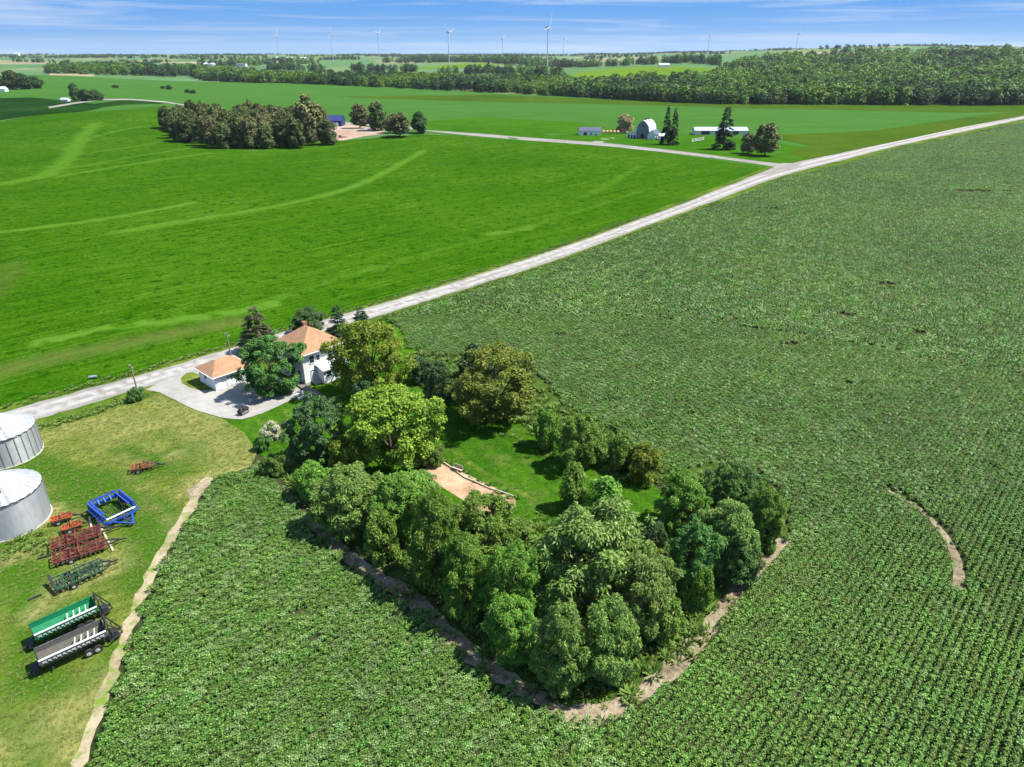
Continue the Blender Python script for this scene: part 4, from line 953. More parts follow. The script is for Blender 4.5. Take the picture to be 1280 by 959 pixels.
def wheel(parent, x, y, r, wd, axis=(0, 1, 0), rim='rim', z=None):
    z = r if z is None else z
    a = Vector(axis).normalized()
    m = MB(); n = 18; V = []; F = []
    prof = [(.55, -.5), (.9, -.5), (1, -.32), (1, .32), (.9, .5), (.55, .5)]
    up = Vector((0, 0, 1)); sd = a.cross(up)
    for k in range(n):
        t = 2 * math.pi * k / n; d = up * math.cos(t) + sd * math.sin(t)
        for pr, pw in prof: V.append(Vector((x, y, z)) + d * r * pr + a * wd * pw)
    q = len(prof)
    for k in range(n):
        for j in range(q): F.append((k * q + j, k * q + (j + 1) % q, ((k + 1) % n) * q + (j + 1) % q, ((k + 1) % n) * q + j))
    m.add(V, F); t_ = m.build('wheel', K['tyre'], parent, True)
    h = MB(); h.disc((x, y, z), a, r * .56, wd * .7, 14); h.disc((x, y, z), a, r * .18, wd * .95, 10); h.build('rim', K[rim], t_, True)
    return t_

UA = R(48)   # buildings and yard follow the road direction
# ---- farmhouse: local x along the road (to the upper right), local y away from the camera
c0 = P(383, 483); u = np.array((math.cos(UA), math.sin(UA))); v = np.array((-math.sin(UA), math.cos(UA)))
hc = c0[:2] + u * 4.1 + v * 4.1
house = empty('farmhouse', (hc[0], hc[1], .28), UA, 'two storey white farmhouse with orange hip roof among the trees at the road', 'house')
m = MB(); m.box((0, 0, 3.0), (8.2, 8.2, 6.4)); m.build('wall', K['white'], house)
m = MB(); m.box((0, 0, .1), (8.34, 8.34, .6)); m.build('foundation', K['conc'], house)
m = MB(); hip_roof(m, 4.75, 4.75, 6.15, 1.2, 9.3, .18, 'y'); rf = m.build('roof', K['roof'], house)
m = MB(); m.box((.9, 2.2, 8.2), (.6, .6, 2.0)); m.box((.9, 2.2, 9.24), (.72, .72, .1)); m.build('chimney', simple('chimney brick', (.3, .13, .09), .9, var=.3), rf)
m = MB()
for sx, sy, wx, wy in ((0, -4.78, 9.6, .12), (0, 4.78, 9.6, .12), (-4.78, 0, .12, 9.44), (4.78, 0, .12, 9.44)): m.box((sx, sy, 5.98), (wx, wy, .16))
m.build('gutter', K['trim'], rf)
for uu, zz, w_, h_ in ((-2.3, 4.5, .95, 1.35), (-1.0, 4.5, .7, 1.0), (1.6, 4.5, .95, 1.35), (3.0, 4.5, .7, 1.35), (-2.3, 1.75, .95, 1.4)): window(house, 'y', uu, -4.1, zz, w_, h_)
for uu, zz in ((-2.4, 4.5), (1.8, 4.5), (-2.4, 1.7), (2.0, 1.7)): window(house, 'x', uu, -4.1, zz, .95, 1.4); window(house, 'x', uu, 4.1, zz, .95, 1.4); window(house, 'y', uu, 4.1, zz, .95, 1.4)
m = MB(); m.box((1.2, -5.15, 1.25), (5.4, 2.06, 2.7)); m.build('porch', K['white'], house)
m = MB(); m.add([(-1.8, -6.6, 2.55), (4.2, -6.6, 2.55), (4.2, -4.12, 3.25), (-1.8, -4.12, 3.25), (-1.8, -6.6, 2.68), (4.2, -6.6, 2.68), (4.2, -4.12, 3.38), (-1.8, -4.12, 3.38)], [(3, 2, 1, 0), (4, 5, 6, 7), (0, 1, 5, 4), (1, 2, 6, 5), (2, 3, 7, 6), (3, 0, 4, 7)]); m.build('porch_roof', K['palemetal'], house)
for uu in (-.4, 1.2, 2.9): window(house, 'y', uu, -6.18, 1.6, 1.0, 1.0)
m = MB(); m.box((-2.2, -4.14, 1.15), (.95, .1, 2.1)); d = m.build('door', K['door'], house); m = MB(); m.box((-1.85, -4.24, 1.1), (.08, .08, .08)); m.build('handle', K['steel'], d)
m = MB()
for k in range(4): m.box((-2.2, -4.4 - k * .3, .55 - k * .14), (1.5, .3, .28))
m.build('step', K['conc'], house)
for xx, yy_ in ((-1.4, -1.8), (1.5, -1.0)): m = MB(); m.tube([(xx, yy_, 6.9), (xx, yy_, 8.3)], .09, 8); m.build('vent_pipe', K['dark'], rf)
for xx, yy_ in ((-4.2, -4.2), (4.2, -4.2), (-4.2, 4.2)): m = MB(); m.tube([(xx * 1.1, yy_ * 1.1, 5.9), (xx, yy_, 5.5), (xx, yy_, .3)], .06, 6); m.build('downspout', K['trim'], house)
# ---- garage
c0 = P(271, 490); gx, gy = 6.6, 6.2; gc = c0[:2] + u * gx / 2 + v * gy / 2
gar = empty('garage', (gc[0], gc[1], .30), UA, 'low white garage with orange roof and two pale doors beside the driveway', 'garage')
m = MB(); m.box((0, 0, 1.25), (gx, gy, 2.9)); m.build('wall', K['white'], gar)
m = MB(); hip_roof(m, gx / 2 + .5, gy / 2 + .5, 2.7, 2.4, 4.4, .16, 'x'); rf = m.build('roof', K['roof'], gar)
m = MB()
for sx, sy, wx, wy in ((0, -gy / 2 - .53, gx + 1.1, .12), (0, gy / 2 + .53, gx + 1.1, .12), (-gx / 2 - .53, 0, .12, gy + 1.0), (gx / 2 + .53, 0, .12, gy + 1.0)): m.box((sx, sy, 2.6), (wx, wy, .15))
m.build('fascia', K['trim'], rf)
for uu in (-.15, 2.25):
    m = MB(); m.box((uu, -gy / 2 - .02, 1.12), (2.05, .08, 2.1)); d = m.build('garage_door', K['door'], gar)
    m = MB()
    for k in range(4): m.box((uu - .72 + k * .48, -gy / 2 - .07, 1.8), (.34, .04, .24))
    m.build('door_window', K['glass'], d)
m = MB(); m.box((-2.55, -gy / 2 - .02, 1.02), (.85, .08, 2.0)); d = m.build('side_door', K['trim'], gar); m = MB(); m.box((-2.25, -gy / 2 - .09, 1.0), (.07, .07, .07)); m.build('handle', K['steel'], d)
window(gar, 'x', .4, -gx / 2, 1.6, .9, .8)

# ---- walkway, edging, mower, bench
a, b = P(374, 481), P(408, 504); d = (b - a)[:2]; ln = np.linalg.norm(d); rot = math.atan2(d[1], d[0])
wk = empty('wooden_walkway', ((a[0] + b[0]) / 2, (a[1] + b[1]) / 2, .12), rot, 'weathered grey board walkway leading from the farmhouse door down the lawn', 'walkway')
m = MB(); nb = int(ln / .3)
for k in range(nb): m.box((-ln / 2 + .15 + k * ln / nb, 0, .32), (ln / nb - .02, 1.5, .06))
m.build('boards', K['deck'], wk)
m = MB()
for k in range(4):
    for s in (-1, 1): m.box((-ln / 2 + .2 + k * (ln - .4) / 3, s * .66, .1), (.14, .14, .38))
m.build('posts', K['deck'], wk)
for px, lab in (([(371, 496), (376, 491), (384, 490)], 'white painted edging stones by the driveway corner, upper row'), ([(374, 500), (381, 496), (390, 495)], 'white painted edging stones in front of the dark green tree, lower row')):
    l = chaikin(P2(px)); m = MB(); c = np.mean(l, 0); seglen = np.cumsum([0] + [math.dist(p, q) for p, q in zip(l[:-1], l[1:])])
    for s in np.arange(0, seglen[-1], .42):
        i = min(len(l) - 2, int(np.searchsorted(seglen, s, 'right')) - 1); t = (s - seglen[i]) / max(1e-6, seglen[i + 1] - seglen[i]); p = np.array(l[i]) * (1 - t) + np.array(l[i + 1]) * t
        m.box((p[0], p[1], .24), (.38, .3, .34), rng.uniform(-.3, .3))
    tag(m.build('stone_edging', K['trim']), lab, 'edging', 'white stone edgings')
p = P(305, 518)
mw = empty('riding_mower', (p[0], p[1], .28), R(60), 'small dark riding mower parked at the lower corner of the driveway', 'mower')
m = MB(); m.box((.45, 0, .62), (.95, .62, .42)); m.box((-.3, 0, .5), (.9, .5, .16)); m.box((-.62, 0, .62), (.6, .95, .12)); m.build('body', K['dark'], mw)
m = MB(); m.box((-.45, 0, .78), (.5, .52, .14)); m.box((-.68, 0, 1.02), (.14, .52, .45)); m.build('seat', simple('seat vinyl', (.05, .05, .055), .5), mw)
m = MB(); m.tube([(.05, 0, .8), (-.08, 0, 1.08)], .03); m.disc((-.09, 0, 1.1), (-.4, 0, .9), .2, .04, 16); m.build('steering_wheel', K['dark'], mw)
m = MB(); m.box((.1, 0, .26), (.9, 1.15, .18)); m.build('mower_deck', K['steel'], mw)
for sx, sy, r_ in ((.6, .42, .22), (.6, -.42, .22), (-.55, .46, .3), (-.55, -.46, .3)): wheel(mw, sx, sy, r_, .2)
p = P(572, 590)
bn = empty('garden_bench', (p[0], p[1], .15), R(-35), 'small pale grey bench on the bare garden soil patch', 'bench')
m = MB(); m.box((0, 0, .46), (1.7, .45, .06)); m.build('seat', K['palewood'], bn); m = MB(); m.box((0, .24, .8), (1.7, .05, .4)); m.build('backrest', K['palewood'], bn)
for sx in (-.7, .7):
    for sy in (-.17, .17): m = MB(); m.box((sx, sy, .2), (.08, .08, .46)); m.build('leg', K['deck'], bn)
pts = P2([(548, 575), (580, 598), (612, 612), (642, 622)]); m = MB()
for q0, q1 in zip(pts[:-1], pts[1:]):
    m.tube([(q0[0], q0[1], .24), ((q0[0] + q1[0]) / 2 + .05, (q0[1] + q1[1]) / 2, .26), (q1[0], q1[1], .24)], [.13, .12, .11], 8)
tag(m.build('log_border', K['palewood']), 'row of pale logs edging the upper side of the garden soil patch', 'logs')

# ---- utility poles
def pole(px, py, h, label):
    p = P(px, py); o = empty('utility_pole', (p[0], p[1], .1), ROAD_ANG, label, 'pole', 'poles along the road')
    m = MB(); m.tube([(0, 0, -.3), (0, 0, h * .5), (0, 0, h)], [.15, .13, .1], 10); m.build('shaft', K['wood'], o, True)
    m = MB(); m.box((0, 0, h - .5), (.1, 1.9, .12)); ca_ = m.build('crossarm', K['wood'], o)
    for sy in (-.8, 0.25, .8): m = MB(); m.tube([(0, sy, h - .44), (0, sy, h - .28)], [.05, .035], 8); m.build('insulator', K['plaster'], ca_)
    return o
pole(174.5, 499, 6.6, 'wooden utility pole standing in a bush at the driveway mouth')
pole(290, 452, 6.0, 'wooden utility pole beside the road just behind the garage')
p = P(117, 474)
cv = empty('culvert_pipe', (p[0], p[1], .2), R(20), 'short grey culvert pipe lying in the grass across the road', 'pipe')
m = MB(); n = 16
V = []
for xx in (-.9, .9):
    for r_ in (.38, .33):
        for k in range(n): t = 2 * math.pi * k / n; V.append((xx, r_ * math.cos(t), .38 + r_ * math.sin(t)))
F = []
for k in range(n):
    k2 = (k + 1) % n
    F += [(k, k2, 2 * n + k2, 2 * n + k), (n + k, 3 * n + k, 3 * n + k2, n + k2), (k, n + k, n + k2, k2), (2 * n + k, 2 * n + k2, 3 * n + k2, 3 * n + k)]
m.add(V, F); m.build('pipe', K['steel'], cv, True); cv.scale = (.75, .75, .75)
m = MB(); m.disc((0, 0, .38), (1, 0, 0), .41, .12, 16); m.build('coupling_band', K['steel'], cv)

# ---- grain bins
def grain_bin(cx, cy, r, hw, hr, label, seam):
    o = empty('grain_bin', (cx, cy, .09), R(-20), label, 'grain bin', 'grain bins at the left edge')
    n = 64; m = MB(); V = []; F = []
    zs = np.linspace(-.2, hw, int(hw / .115))
    for i, z in enumerate(zs):
        rr_ = r + (.018 if i % 2 else -.018)
        for k in range(n): t = 2 * math.pi * k / n; V.append((rr_ * math.cos(t), rr_ * math.sin(t), z))
    for i in range(len(zs) - 1):
        for k in range(n): F.append((i * n + k, i * n + (k + 1) % n, (i + 1) * n + (k + 1) % n, (i + 1) * n + k))
    m.add(V, F); wl = m.build('wall', K['bin'], o, True)
    if seam:
        m = MB()
        for k in range(28): t = 2 * math.pi * k / 28; m.bar((math.cos(t) * (r + .04), math.sin(t) * (r + .04), 0), (math.cos(t) * (r + .04), math.sin(t) * (r + .04), hw - .05), .1, .06)
        m.build('stiffener', K['steel'], wl); 
    m = MB(); V = [(0, 0, hw + hr)]; F = []; nr = 30
    for k in range(nr * 2):
        t = math.pi * k / nr; up = .11 if k % 2 else 0
        V.append(((r + .14) * math.cos(t), (r + .14) * math.sin(t), hw - .08 + up)); V.append((.42 * math.cos(t), .42 * math.sin(t), hw + hr - .2 + up * .4))
    for k in range(nr * 2):
        k2 = (k + 1) % (nr * 2); F += [(1 + 2 * k, 1 + 2 * k2, 2 + 2 * k2, 2 + 2 * k), (0, 2 + 2 * k, 2 + 2 * k2)]
    m.add(V, F); rf = m.build('roof', K['binroof'], o)
    m = MB(); m.tube([(0, 0, hw + hr - .25), (0, 0, hw + hr + .12)], .46, 20); m.tube([(0, 0, hw + hr + .12), (0, 0, hw + hr + .3)], [.52, .1], 20); m.build('roof_cap', K['palemetal'], rf, True)
    m = MB(); ta = R(-30); q = .62; m.tube([(math.cos(ta) * r * q, math.sin(ta) * r * q, hw + hr * (1 - q) - .02), (math.cos(ta) * r * q, math.sin(ta) * r * q, hw + hr * (1 - q) + .3)], .3, 16); m.build('vent', K['dark'], rf, True)
    m = MB(); m.tube([(math.cos(2 * math.pi * k / 48) * (r + .15), math.sin(2 * math.pi * k / 48) * (r + .15), hw - .1) for k in range(49)], .035, 6, False); m.build('eave_ring', K['dark'], rf)
    ta = R(70); m = MB(); e = np.array((math.cos(ta), math.sin(ta))); f_ = np.array((-math.sin(ta), math.cos(ta)))
    for s in (-.22, .22): q = e * (r + .16) + f_ * s; m.bar((q[0], q[1], .3), (q[0], q[1], hw), .05)
    for k in range(int(hw / .3)): q1 = e * (r + .16) - f_ * .22; q2 = e * (r + .16) + f_ * .22; m.bar((*q1, .4 + k * .3), (*q2, .4 + k * .3), .035)
    m.build('ladder', K['steel'], o)
    m = MB(); ta = R(-75); m.box((math.cos(ta) * (r + .02), math.sin(ta) * (r + .02), 1.0), (.14, .9, 1.7), ta); d = m.build('door', K['palemetal'], o); m = MB(); m.box((math.cos(ta) * (r + .14), math.sin(ta) * (r + .14), 1.0), (.08, .12, .2), ta); m.build('handle', K['dark'], d)
    m = MB(); m.tube([(0, 0, -.15), (0, 0, .12)], r + .12, 48); m.build('base', K['conc'], o)
    return o
def bin_at(pxr, pyb, r, hw, hr, label, seam):
    """right silhouette edge at pxr, its foot at pixel row pyb"""
    g = P(pxr, pyb); bx, by = g[0] - r * .985 - 1.25, g[1] + r * .1
    return grain_bin(bx, by, r, hw, hr, label, seam)
bin_at(55, 571, 4.6, 4.6, 2.5, 'upper grain bin with ribbed galvanised wall beside the road', True)
bin_at(66, 655, 4.6, 5.0, 2.5, 'lower grain bin with smooth pale wall beside the old implements', False)

# ---- blue folded tillage tool
def at(px, py, z=.09):
    p = P(px, py); return Vector((p[0], p[1], z))
def px_frame(p, q):
    a, b = P(*p), P(*q); d = (b - a)[:2]; return (a + b) / 2, float(np.linalg.norm(d)), math.atan2(d[1], d[0])
def tine_row(m, p, q, n, h, mat_r=.035):
    p = Vector(p); q = Vector(q)
    for k in range(n):
        c = p.lerp(q, (k + .5) / n); m.tube([c, c + Vector((-.25, 0, -.25 * h)), c + Vector((-.1, 0, -h))], mat_r, 6)
def disc_gang(parent, p, q, n, r, mat, matb='dark'):
    p = Vector(p); q = Vector(q); m = MB(); ax = (q - p).normalized()
    for k in range(n): m.disc(p.lerp(q, (k + .5) / n), ax, r, .045, 16)
    m.tube([p, q], .05, 8)
    return m.build('disc_gang', mat, parent)

# local x runs along the long side towards the hitch (lower right in the photo)
cA = P(143, 643)
bl = empty('blue_cultivator', (cA[0], cA[1], .09), math.atan2(*( (P(168, 660) - P(122, 622))[:2][::-1] )), 'folded bright blue tillage implement lying on the farmyard grass', 'implement')
L2, W2 = 2.7, 2.1
m = MB()
ring = [(-L2, -W2 + .5), (-L2 + .7, -W2), (L2 - .3, -W2), (L2, -W2 + .4), (L2, W2 - .4), (L2 - .4, W2), (-L2 + .8, W2), (-L2, W2 - .6)]
for zz, ins, w_ in ((.75, 0, .26), (1.15, .32, .2)):
    for k in range(8):
        a_, b_ = ring[k], ring[(k + 1) % 8]; f_ = 1 - ins / L2
        m.bar((a_[0] * f_, a_[1] * f_, zz), (b_[0] * f_, b_[1] * f_, zz), w_, .24)
m.build('frame', K['blue'], bl)
m = MB()
for s in (-1, 1):
    for k in range(6):
        xx = -2.2 + k * .85; m.bar((xx, s * W2, .6), (xx + .1, s * (W2 - .1), 1.75), .14); m.bar((xx + .1, s * (W2 - .1), 1.75), (xx + .45, s * (W2 - .35), 1.2), .11)
    m.bar((-2.3, s * (W2 - .1), 1.75), (2.0, s * (W2 - .1), 1.75), .22); m.bar((-2.3, s * (W2 - .55), 1.45), (1.6, s * (W2 - .55), 1.45), .18)
m.build('wing_frame', K['blue'], bl)
m = MB()
for k in range(5):
    yy_ = -1.5 + k * .75; m.bar((-L2 - .1, yy_, .5), (-L2 + .2, yy_, 1.6), .16); m.bar((-L2 + .1, yy_, 1.6), (-L2 + .8, yy_, 1.0), .12)
m.bar((-L2 + .1, -1.7, 1.6), (-L2 + .1, 1.7, 1.6), .2); m.build('rear_frame', K['blue'], bl)
m = MB(); m.tube([(L2 - .05, -W2 + .3, 1.3), (L2 - .05, W2 - .3, 1.3)], .11, 10); m.build('hydraulic_cylinder', K['silver'], bl, True)
m = MB(); m.bar((L2, -1.3, .7), (L2 + 2.2, .4, .5), .16); m.bar((L2, 1.3, .7), (L2 + 2.2, .4, .5), .16); m.bar((L2 + .8, -.7, .66), (L2 + .8, 1.0, .66), .1); m.bar((L2 + 1.4, -.2, .6), (L2 + 1.4, .75, .6), .1); m.bar((L2, 0, .7), (L2 + 2.2, .4, .5), .1); m.build('hitch', K['blue'], bl)
for sx, sy in ((-1.9, -1.75), (-1.9, 1.75), (-.9, -1.75), (-.9, 1.75)): wheel(bl, sx, sy, .42, .28)
m = MB()
for yy_ in (-1.2, -.4, .4, 1.2): tine_row(m, (-1.6, yy_, .75), (1.8, yy_ + .1, .75), 5, .7)
m.build('tine', K['dark'], bl)
m = MB()
for xx, yy_ in ((-2.6, 1.2), (-1.5, 2.05), (-.8, 2.1), (1.9, .9)): m.disc((xx, yy_, 1.85), (.2, 1, .1), .14, .05, 10)
m.build('reflector', K['redor'], bl)

m = MB()
for k, (yy_, zz) in enumerate(((-.5, 1.3), (-.1, 1.45), (.35, 1.35))): m.tube([(L2 + 1.9, .35, .7), (L2 + .9, yy_ * .6, 1.25), (L2 - .4, yy_, zz), (L2 - 1.6, yy_ * 2.6, 1.5), (-1.2, yy_ * 3.2, 1.35)], .04, 6)
m.build('hose', K['dark'], bl)
# ---- old harrows beside the lower bin
def harrow(name, p, q, wd, mat, label, gangs=3, discs=9, tongue=1.6, tines=False, z=.09, rail=None):
    c, ln, rot = px_frame(p, q); o = empty(name, (c[0], c[1], z), rot, label, 'implement', 'old implements by the lower bin')
    m = MB(); h = .8
    for s in (-1, -.34, .34, 1): m.bar((-ln / 2, s * wd / 2, h), (ln / 2, s * wd / 2, h), .12)
    for k in range(7): xx = -ln / 2 + ln * k / 6; m.bar((xx, -wd / 2, h + .07), (xx, wd / 2, h + .07), .1)
    m.bar((-ln / 2, -wd / 2, h + .1), (ln / 2, wd / 2, h + .1), .08); m.bar((0, -wd / 2, h + .5), (0, wd / 2, h + .5), .1)
    for s in (-1, 1): m.bar((0, s * wd / 2, h), (0, s * wd / 2, h + .5), .1); m.bar((0, s * wd / 2, h + .5), (ln * .4, s * wd / 2 * .5, h), .07)
    m.build('frame', K[mat], o)
    for k in range(gangs):
        y_ = -wd / 2 + wd * (k + .5) / gangs; disc_gang(o, (-ln / 2 * .95, y_ - .12, .36), (ln / 2 * .95, y_ + .12, .36), discs, .34, K['discs'])
        m = MB()
        for j in range(discs): xx = -ln / 2 + ln * (j + .5) / discs; m.bar((xx, y_, .5), (xx, y_ + .12, h + .3), .06); m.bar((xx, y_ + .12, h + .3), (xx + .16, y_ + .34, h + .18), .06)
        m.build('scraper_bar', K[mat], o)
    if tines:
        m = MB()
        for k in range(4): tine_row(m, (-ln / 2, -wd / 2 + wd * k / 3, h), (ln / 2, -wd / 2 + wd * k / 3, h), 9, .75)
        m.build('tine', K['dark'], o)
    m = MB(); m.bar((ln / 2, wd * .3, .75), (ln / 2 + tongue, 0, .5), .13); m.bar((ln / 2, -wd * .3, .75), (ln / 2 + tongue, 0, .5), .13); m.bar((ln / 2 + tongue, 0, .5), (ln / 2 + tongue + .7, 0, .45), .14); m.build('hitch', K['dark'], o)
    m = MB(); m.tube([(ln / 2 + tongue, .06, .6), (ln / 2 + .2, .3, 1.15), (0, .25, 1.05), (-ln * .3, wd * .2, 1.0)], .035, 6); m.tube([(ln / 2 + tongue, -.06, .6), (ln / 2, -.2, 1.1), (ln * .1, -.3, 1.0)], .035, 6); m.build('hose', K['dark'], o)
    for s in (-1, 1): wheel(o, -ln * .18, s * (wd / 2 + .12), .36, .2)
    if rail: m = MB(); m.bar((-ln / 2, -wd / 2 - .1, .55), (-ln / 2 - .1, wd / 2 + .2, 1.2), .3); m.build('end_plate', K[rail], o)
    return o
harrow('disc_harrow', (66, 688), (128, 669), 2.1, 'maroon', 'rusty maroon disc harrow with rows of discs, upper of two', 3, 11)
harrow('disc_harrow', (68, 706), (134, 685), 2.0, 'maroon', 'maroon disc harrow in front of the green cultivator, lower of two', 3, 11)
harrow('field_cultivator', (70, 738), (130, 712), 2.5, 'dgreen', 'dark green field cultivator with a black end plate', 2, 8, 1.0, True, rail='dark')
harrow('small_plough', (66, 657), (92, 650), 1.0, 'redor', 'small orange red plough right beside the lower bin', 1, 5, .5)
harrow('rotary_hoe', (80, 668), (104, 660), .9, 'redor', 'orange toothed hoe between the small plough and the maroon harrow', 1, 7, .4, True)
harrow('old_mower', (165, 591), (194, 586), 1.5, 'rust', 'rusty orange old mower lying alone in the middle of the farmyard', 1, 5, .8)
# timber lying in the grass
for i, (p, q, lab) in enumerate([((112, 648), (118, 672), 'pale timber lying beside the maroon harrow, left of two'), ((122, 652), (142, 690), 'longer pale timber right of the maroon harrow'), ((48, 700), (70, 694), 'dark pipe on the ground left of the maroon harrows'), ((36, 752), (52, 745), 'dark drawbar lying left of the green wagon')]):
    a, b = at(*p, .2), at(*q, .2); m = MB(); m.bar(a, b, .22, .16); tag(m.build('timber' if i < 2 else 'steel_bar', K['palewood'] if i < 2 else K['dark']), lab, 'timber' if i < 2 else 'bar')

# ---- two long trough wagons
def wagon(p, q, wd, mat, matin, label):
    c, ln, rot = px_frame(p, q); o = empty('trough_wagon', (c[0], c[1], .09), rot, label, 'wagon', 'long trough wagons')
    bw_, tw, z0, z1 = wd * .42, wd, .75, 2.15; l2 = ln / 2; th = .06
    # near and far sloping sides
    for s, nm in ((-1, 'side_panel'), (1, 'side_panel')):
        m = MB(); m.prism([(s * bw_ / 2, z0), (s * tw / 2, z1 - .55), (s * tw / 2, z1), (s * (tw / 2 - th), z1), (s * (tw / 2 - th), z1 - .53), (s * (bw_ / 2 - th), z0)], (-l2, 0, 0), (0, 1, 0), (0, 0, 1), (ln, 0, 0)); sp = m.build(nm, K[mat] if s < 0 else K[matin], o)
        m = MB()
        for k in range(14): xx = -l2 + ln * (k + .5) / 14; m.bar((xx, s * (bw_ / 2 + .04), z0 + .05), (xx, s * (tw / 2 + .03), z1 - .57), .07)
        m.build('rib', K[mat], sp)
        if s < 0:
            m = MB()
            for k in range(13): xx = -l2 + ln * (k + 1) / 14; m.box((xx, -tw / 2 - .02, z1 - .34), (.2 if k % 3 else .34, .05, .13)); m.box((xx + .12, -tw / 2 - .02, z1 - .46), (.08, .05, .1))
            m.build('clip', K['silver'], sp)
    m = MB(); m.box((0, 0, z0 + .02), (ln - .02, bw_ - .14, .06)); m.build('floor', K[matin], o)
    m = MB(); m.box((0, -tw / 2 + .01, z1 + .05), (ln, .14, .1)); m.build('rim_rail', K['trim'], o)
    m = MB(); m.box((0, tw / 2 - .02, z1 + .05), (ln, .1, .1)); m.build('far_rail', K[mat], o)
    for s in (-1, 1):
        m = MB(); xx = s * (l2 + .03); m.prism([(-bw_ / 2, z0), (bw_ / 2, z0), (tw / 2, z1 - .55), (tw / 2, z1 + .1), (-tw / 2, z1 + .1), (-tw / 2, z1 - .55)], (xx - .03, 0, 0), (0, 1, 0), (0, 0, 1), (.06, 0, 0)); m.build('end_panel', K[mat] if s > 0 else K['dark'], o)
    for k in range(4): m = MB(); xx = l2 * (.05 + .2 * k); m.bar((xx, -tw / 2 + .15, z1 - .1), (xx + .25, tw / 2 - .5, z1 - .35), .07); m.build('brace', K['trim'], o)
    m = MB(); m.bar((-l2 - .9, 0, .55), (l2 + .4, 0, .55), .2, .2)
    for xx in (-l2 * .7, l2 * .35, l2 * .62): m.bar((xx, -.9, .5), (xx, .9, .5), .14); m.bar((xx, -.6, .5), (xx, -bw_ / 2, z0), .1); m.bar((xx, .6, .5), (xx, bw_ / 2, z0), .1)
    m.build('chassis', K['dark'], o)
    for xx in (l2 * .35, l2 * .62):
        for s in (-1, 1): wheel(o, xx, s * 1.0, .46, .3)
    m = MB(); m.bar((-l2 - .4, 0, .55), (-l2 - 1.3, 0, .5), .14); m.box((-l2 - .45, 0, .7), (.5, 1.3, .3)); m.build('hitch', K['dark'], o)
    m = MB()
    for s in (-1, 1): m.bar((l2 + .1, s * tw / 2, .6), (l2 + .3, s * tw / 2 * .8, z1 + .6), .12); m.bar((l2 + .3, s * tw / 2 * .8, z1 + .5), (l2 + 1.4, s * .3, .7), .1); m.bar((l2 + .1, s * tw / 2, .7), (l2 + 1.4, s * .3, .6), .12)
    m.bar((l2 + .3, -tw * .4, z1 + .5), (l2 + .3, tw * .4, z1 + .5), .14); m.bar((l2 + .7, -.8, 1.5), (l2 + .7, .8, 1.5), .1); m.bar((l2 + 1.0, -.6, .62), (l2 + 1.0, .6, .62), .2); m.box((l2 + .6, 0, .75), (.7, 1.0, .3)); m.build('end_frame', K['dark'], o)
    return o
wagon((48, 808), (124, 772), 2.1, 'green', 'greenin', 'long green trough wagon with a white top rail, the upper of two')
wagon((54, 840), (136, 802), 2.1, 'grey', 'greyin', 'long dark grey trough wagon with a white top rail, the lower of two')

# ---- far farmstead on the right
def building(name, cat, px0, px1, py, dp, hw, hr, walls, roof, label, along='x', rot=None, group=None, doors=(), name_roof='roof'):
    a, b = P(px0, py), P(px1, py); ln = abs(b[0] - a[0]); c = (a + b) / 2
    o = empty(name, (c[0], c[1] + dp / 2, float(H(c[0], c[1] + dp / 2))), rot or 0, label, cat, group)
    m = MB(); gable_walls(m, ln / 2, dp / 2, hw, hr, along, -1.); m.build('wall', K[walls], o)
    m = MB(); gable_roof(m, ln / 2, dp / 2, hw + .04, hr + .04, .18, along, .4); m.build(name_roof, K[roof], o)
    for u_, w_, h_, mt in doors: m = MB(); m.box((u_ * ln / 2, -dp / 2 - .03, h_ / 2), (w_, .1, h_)); m.build('door' if h_ > 1.9 else 'window', K[mt], o)
    return o, ln
building('white_garage', 'garage', 724, 751, 169.5, 8, 3.2, 5.4, 'plaster', 'darkroof', 'small white garage with slate blue roof left of the barn', doors=((-.45, 2.6, 2.2, 'dark'), (.1, 1.0, 2.0, 'darkroof'), (.55, 1.2, 1.1, 'glass')))
# gambrel barn
a, b = P(797, 174), P(822, 174); c = (a + b) / 2
ba = empty('gambrel_barn', (c[0], c[1] + 8, float(H(c[0], c[1]))), R(-30), 'tall barn with pale gambrel roof and grey gable beside the twin spruces', 'barn')
gp = [(-4.6, 4.6), (-3.9, 8.4), (-1.9, 11.0), (0, 12.0), (1.9, 11.0), (3.9, 8.4), (4.6, 4.6)]
m = MB(); m.prism([(-4.6, -.6)] + gp + [(4.6, -.6)], (0, -7, 0), (1, 0, 0), (0, 0, 1), (0, 14, 0)); m.build('wall', K['barnside'], ba)
m = MB(); ou = [(x * 1.09, z + .18) for x, z in gp]; inn = [(x * 1.012, z + .03) for x, z in gp]; m.prism([(ou[0][0] * 1.02, ou[0][1] - .4)] + ou[1:-1] + [(ou[-1][0] * 1.02, ou[-1][1] - .4)] + [(inn[-1][0] * 1.02, inn[-1][1] - .5)] + inn[1:-1][::-1] + [(inn[0][0] * 1.02, inn[0][1] - .5)], (0, -7.4, 0), (1, 0, 0), (0, 0, 1), (0, 14.8, 0)); rf = m.build('roof', K['palemetal'], ba)
for yy_ in (-3, 2.5): m = MB(); m.box((0, yy_, 12.5), (.9, .9, 1.1)); m.tube([(0, yy_, 13.0), (0, yy_, 13.7)], [.75, .1], 8); m.build('roof_vent', K['dark'], rf)
m = MB(); m.box((0, -7.05, 1.7), (2.8, .12, 3.4)); m.build('door', K['dark'], ba)
m = MB(); m.box((0, -7.05, 8.6), (1.2, .12, 1.4)); m.build('loft_door', K['dark'], ba)
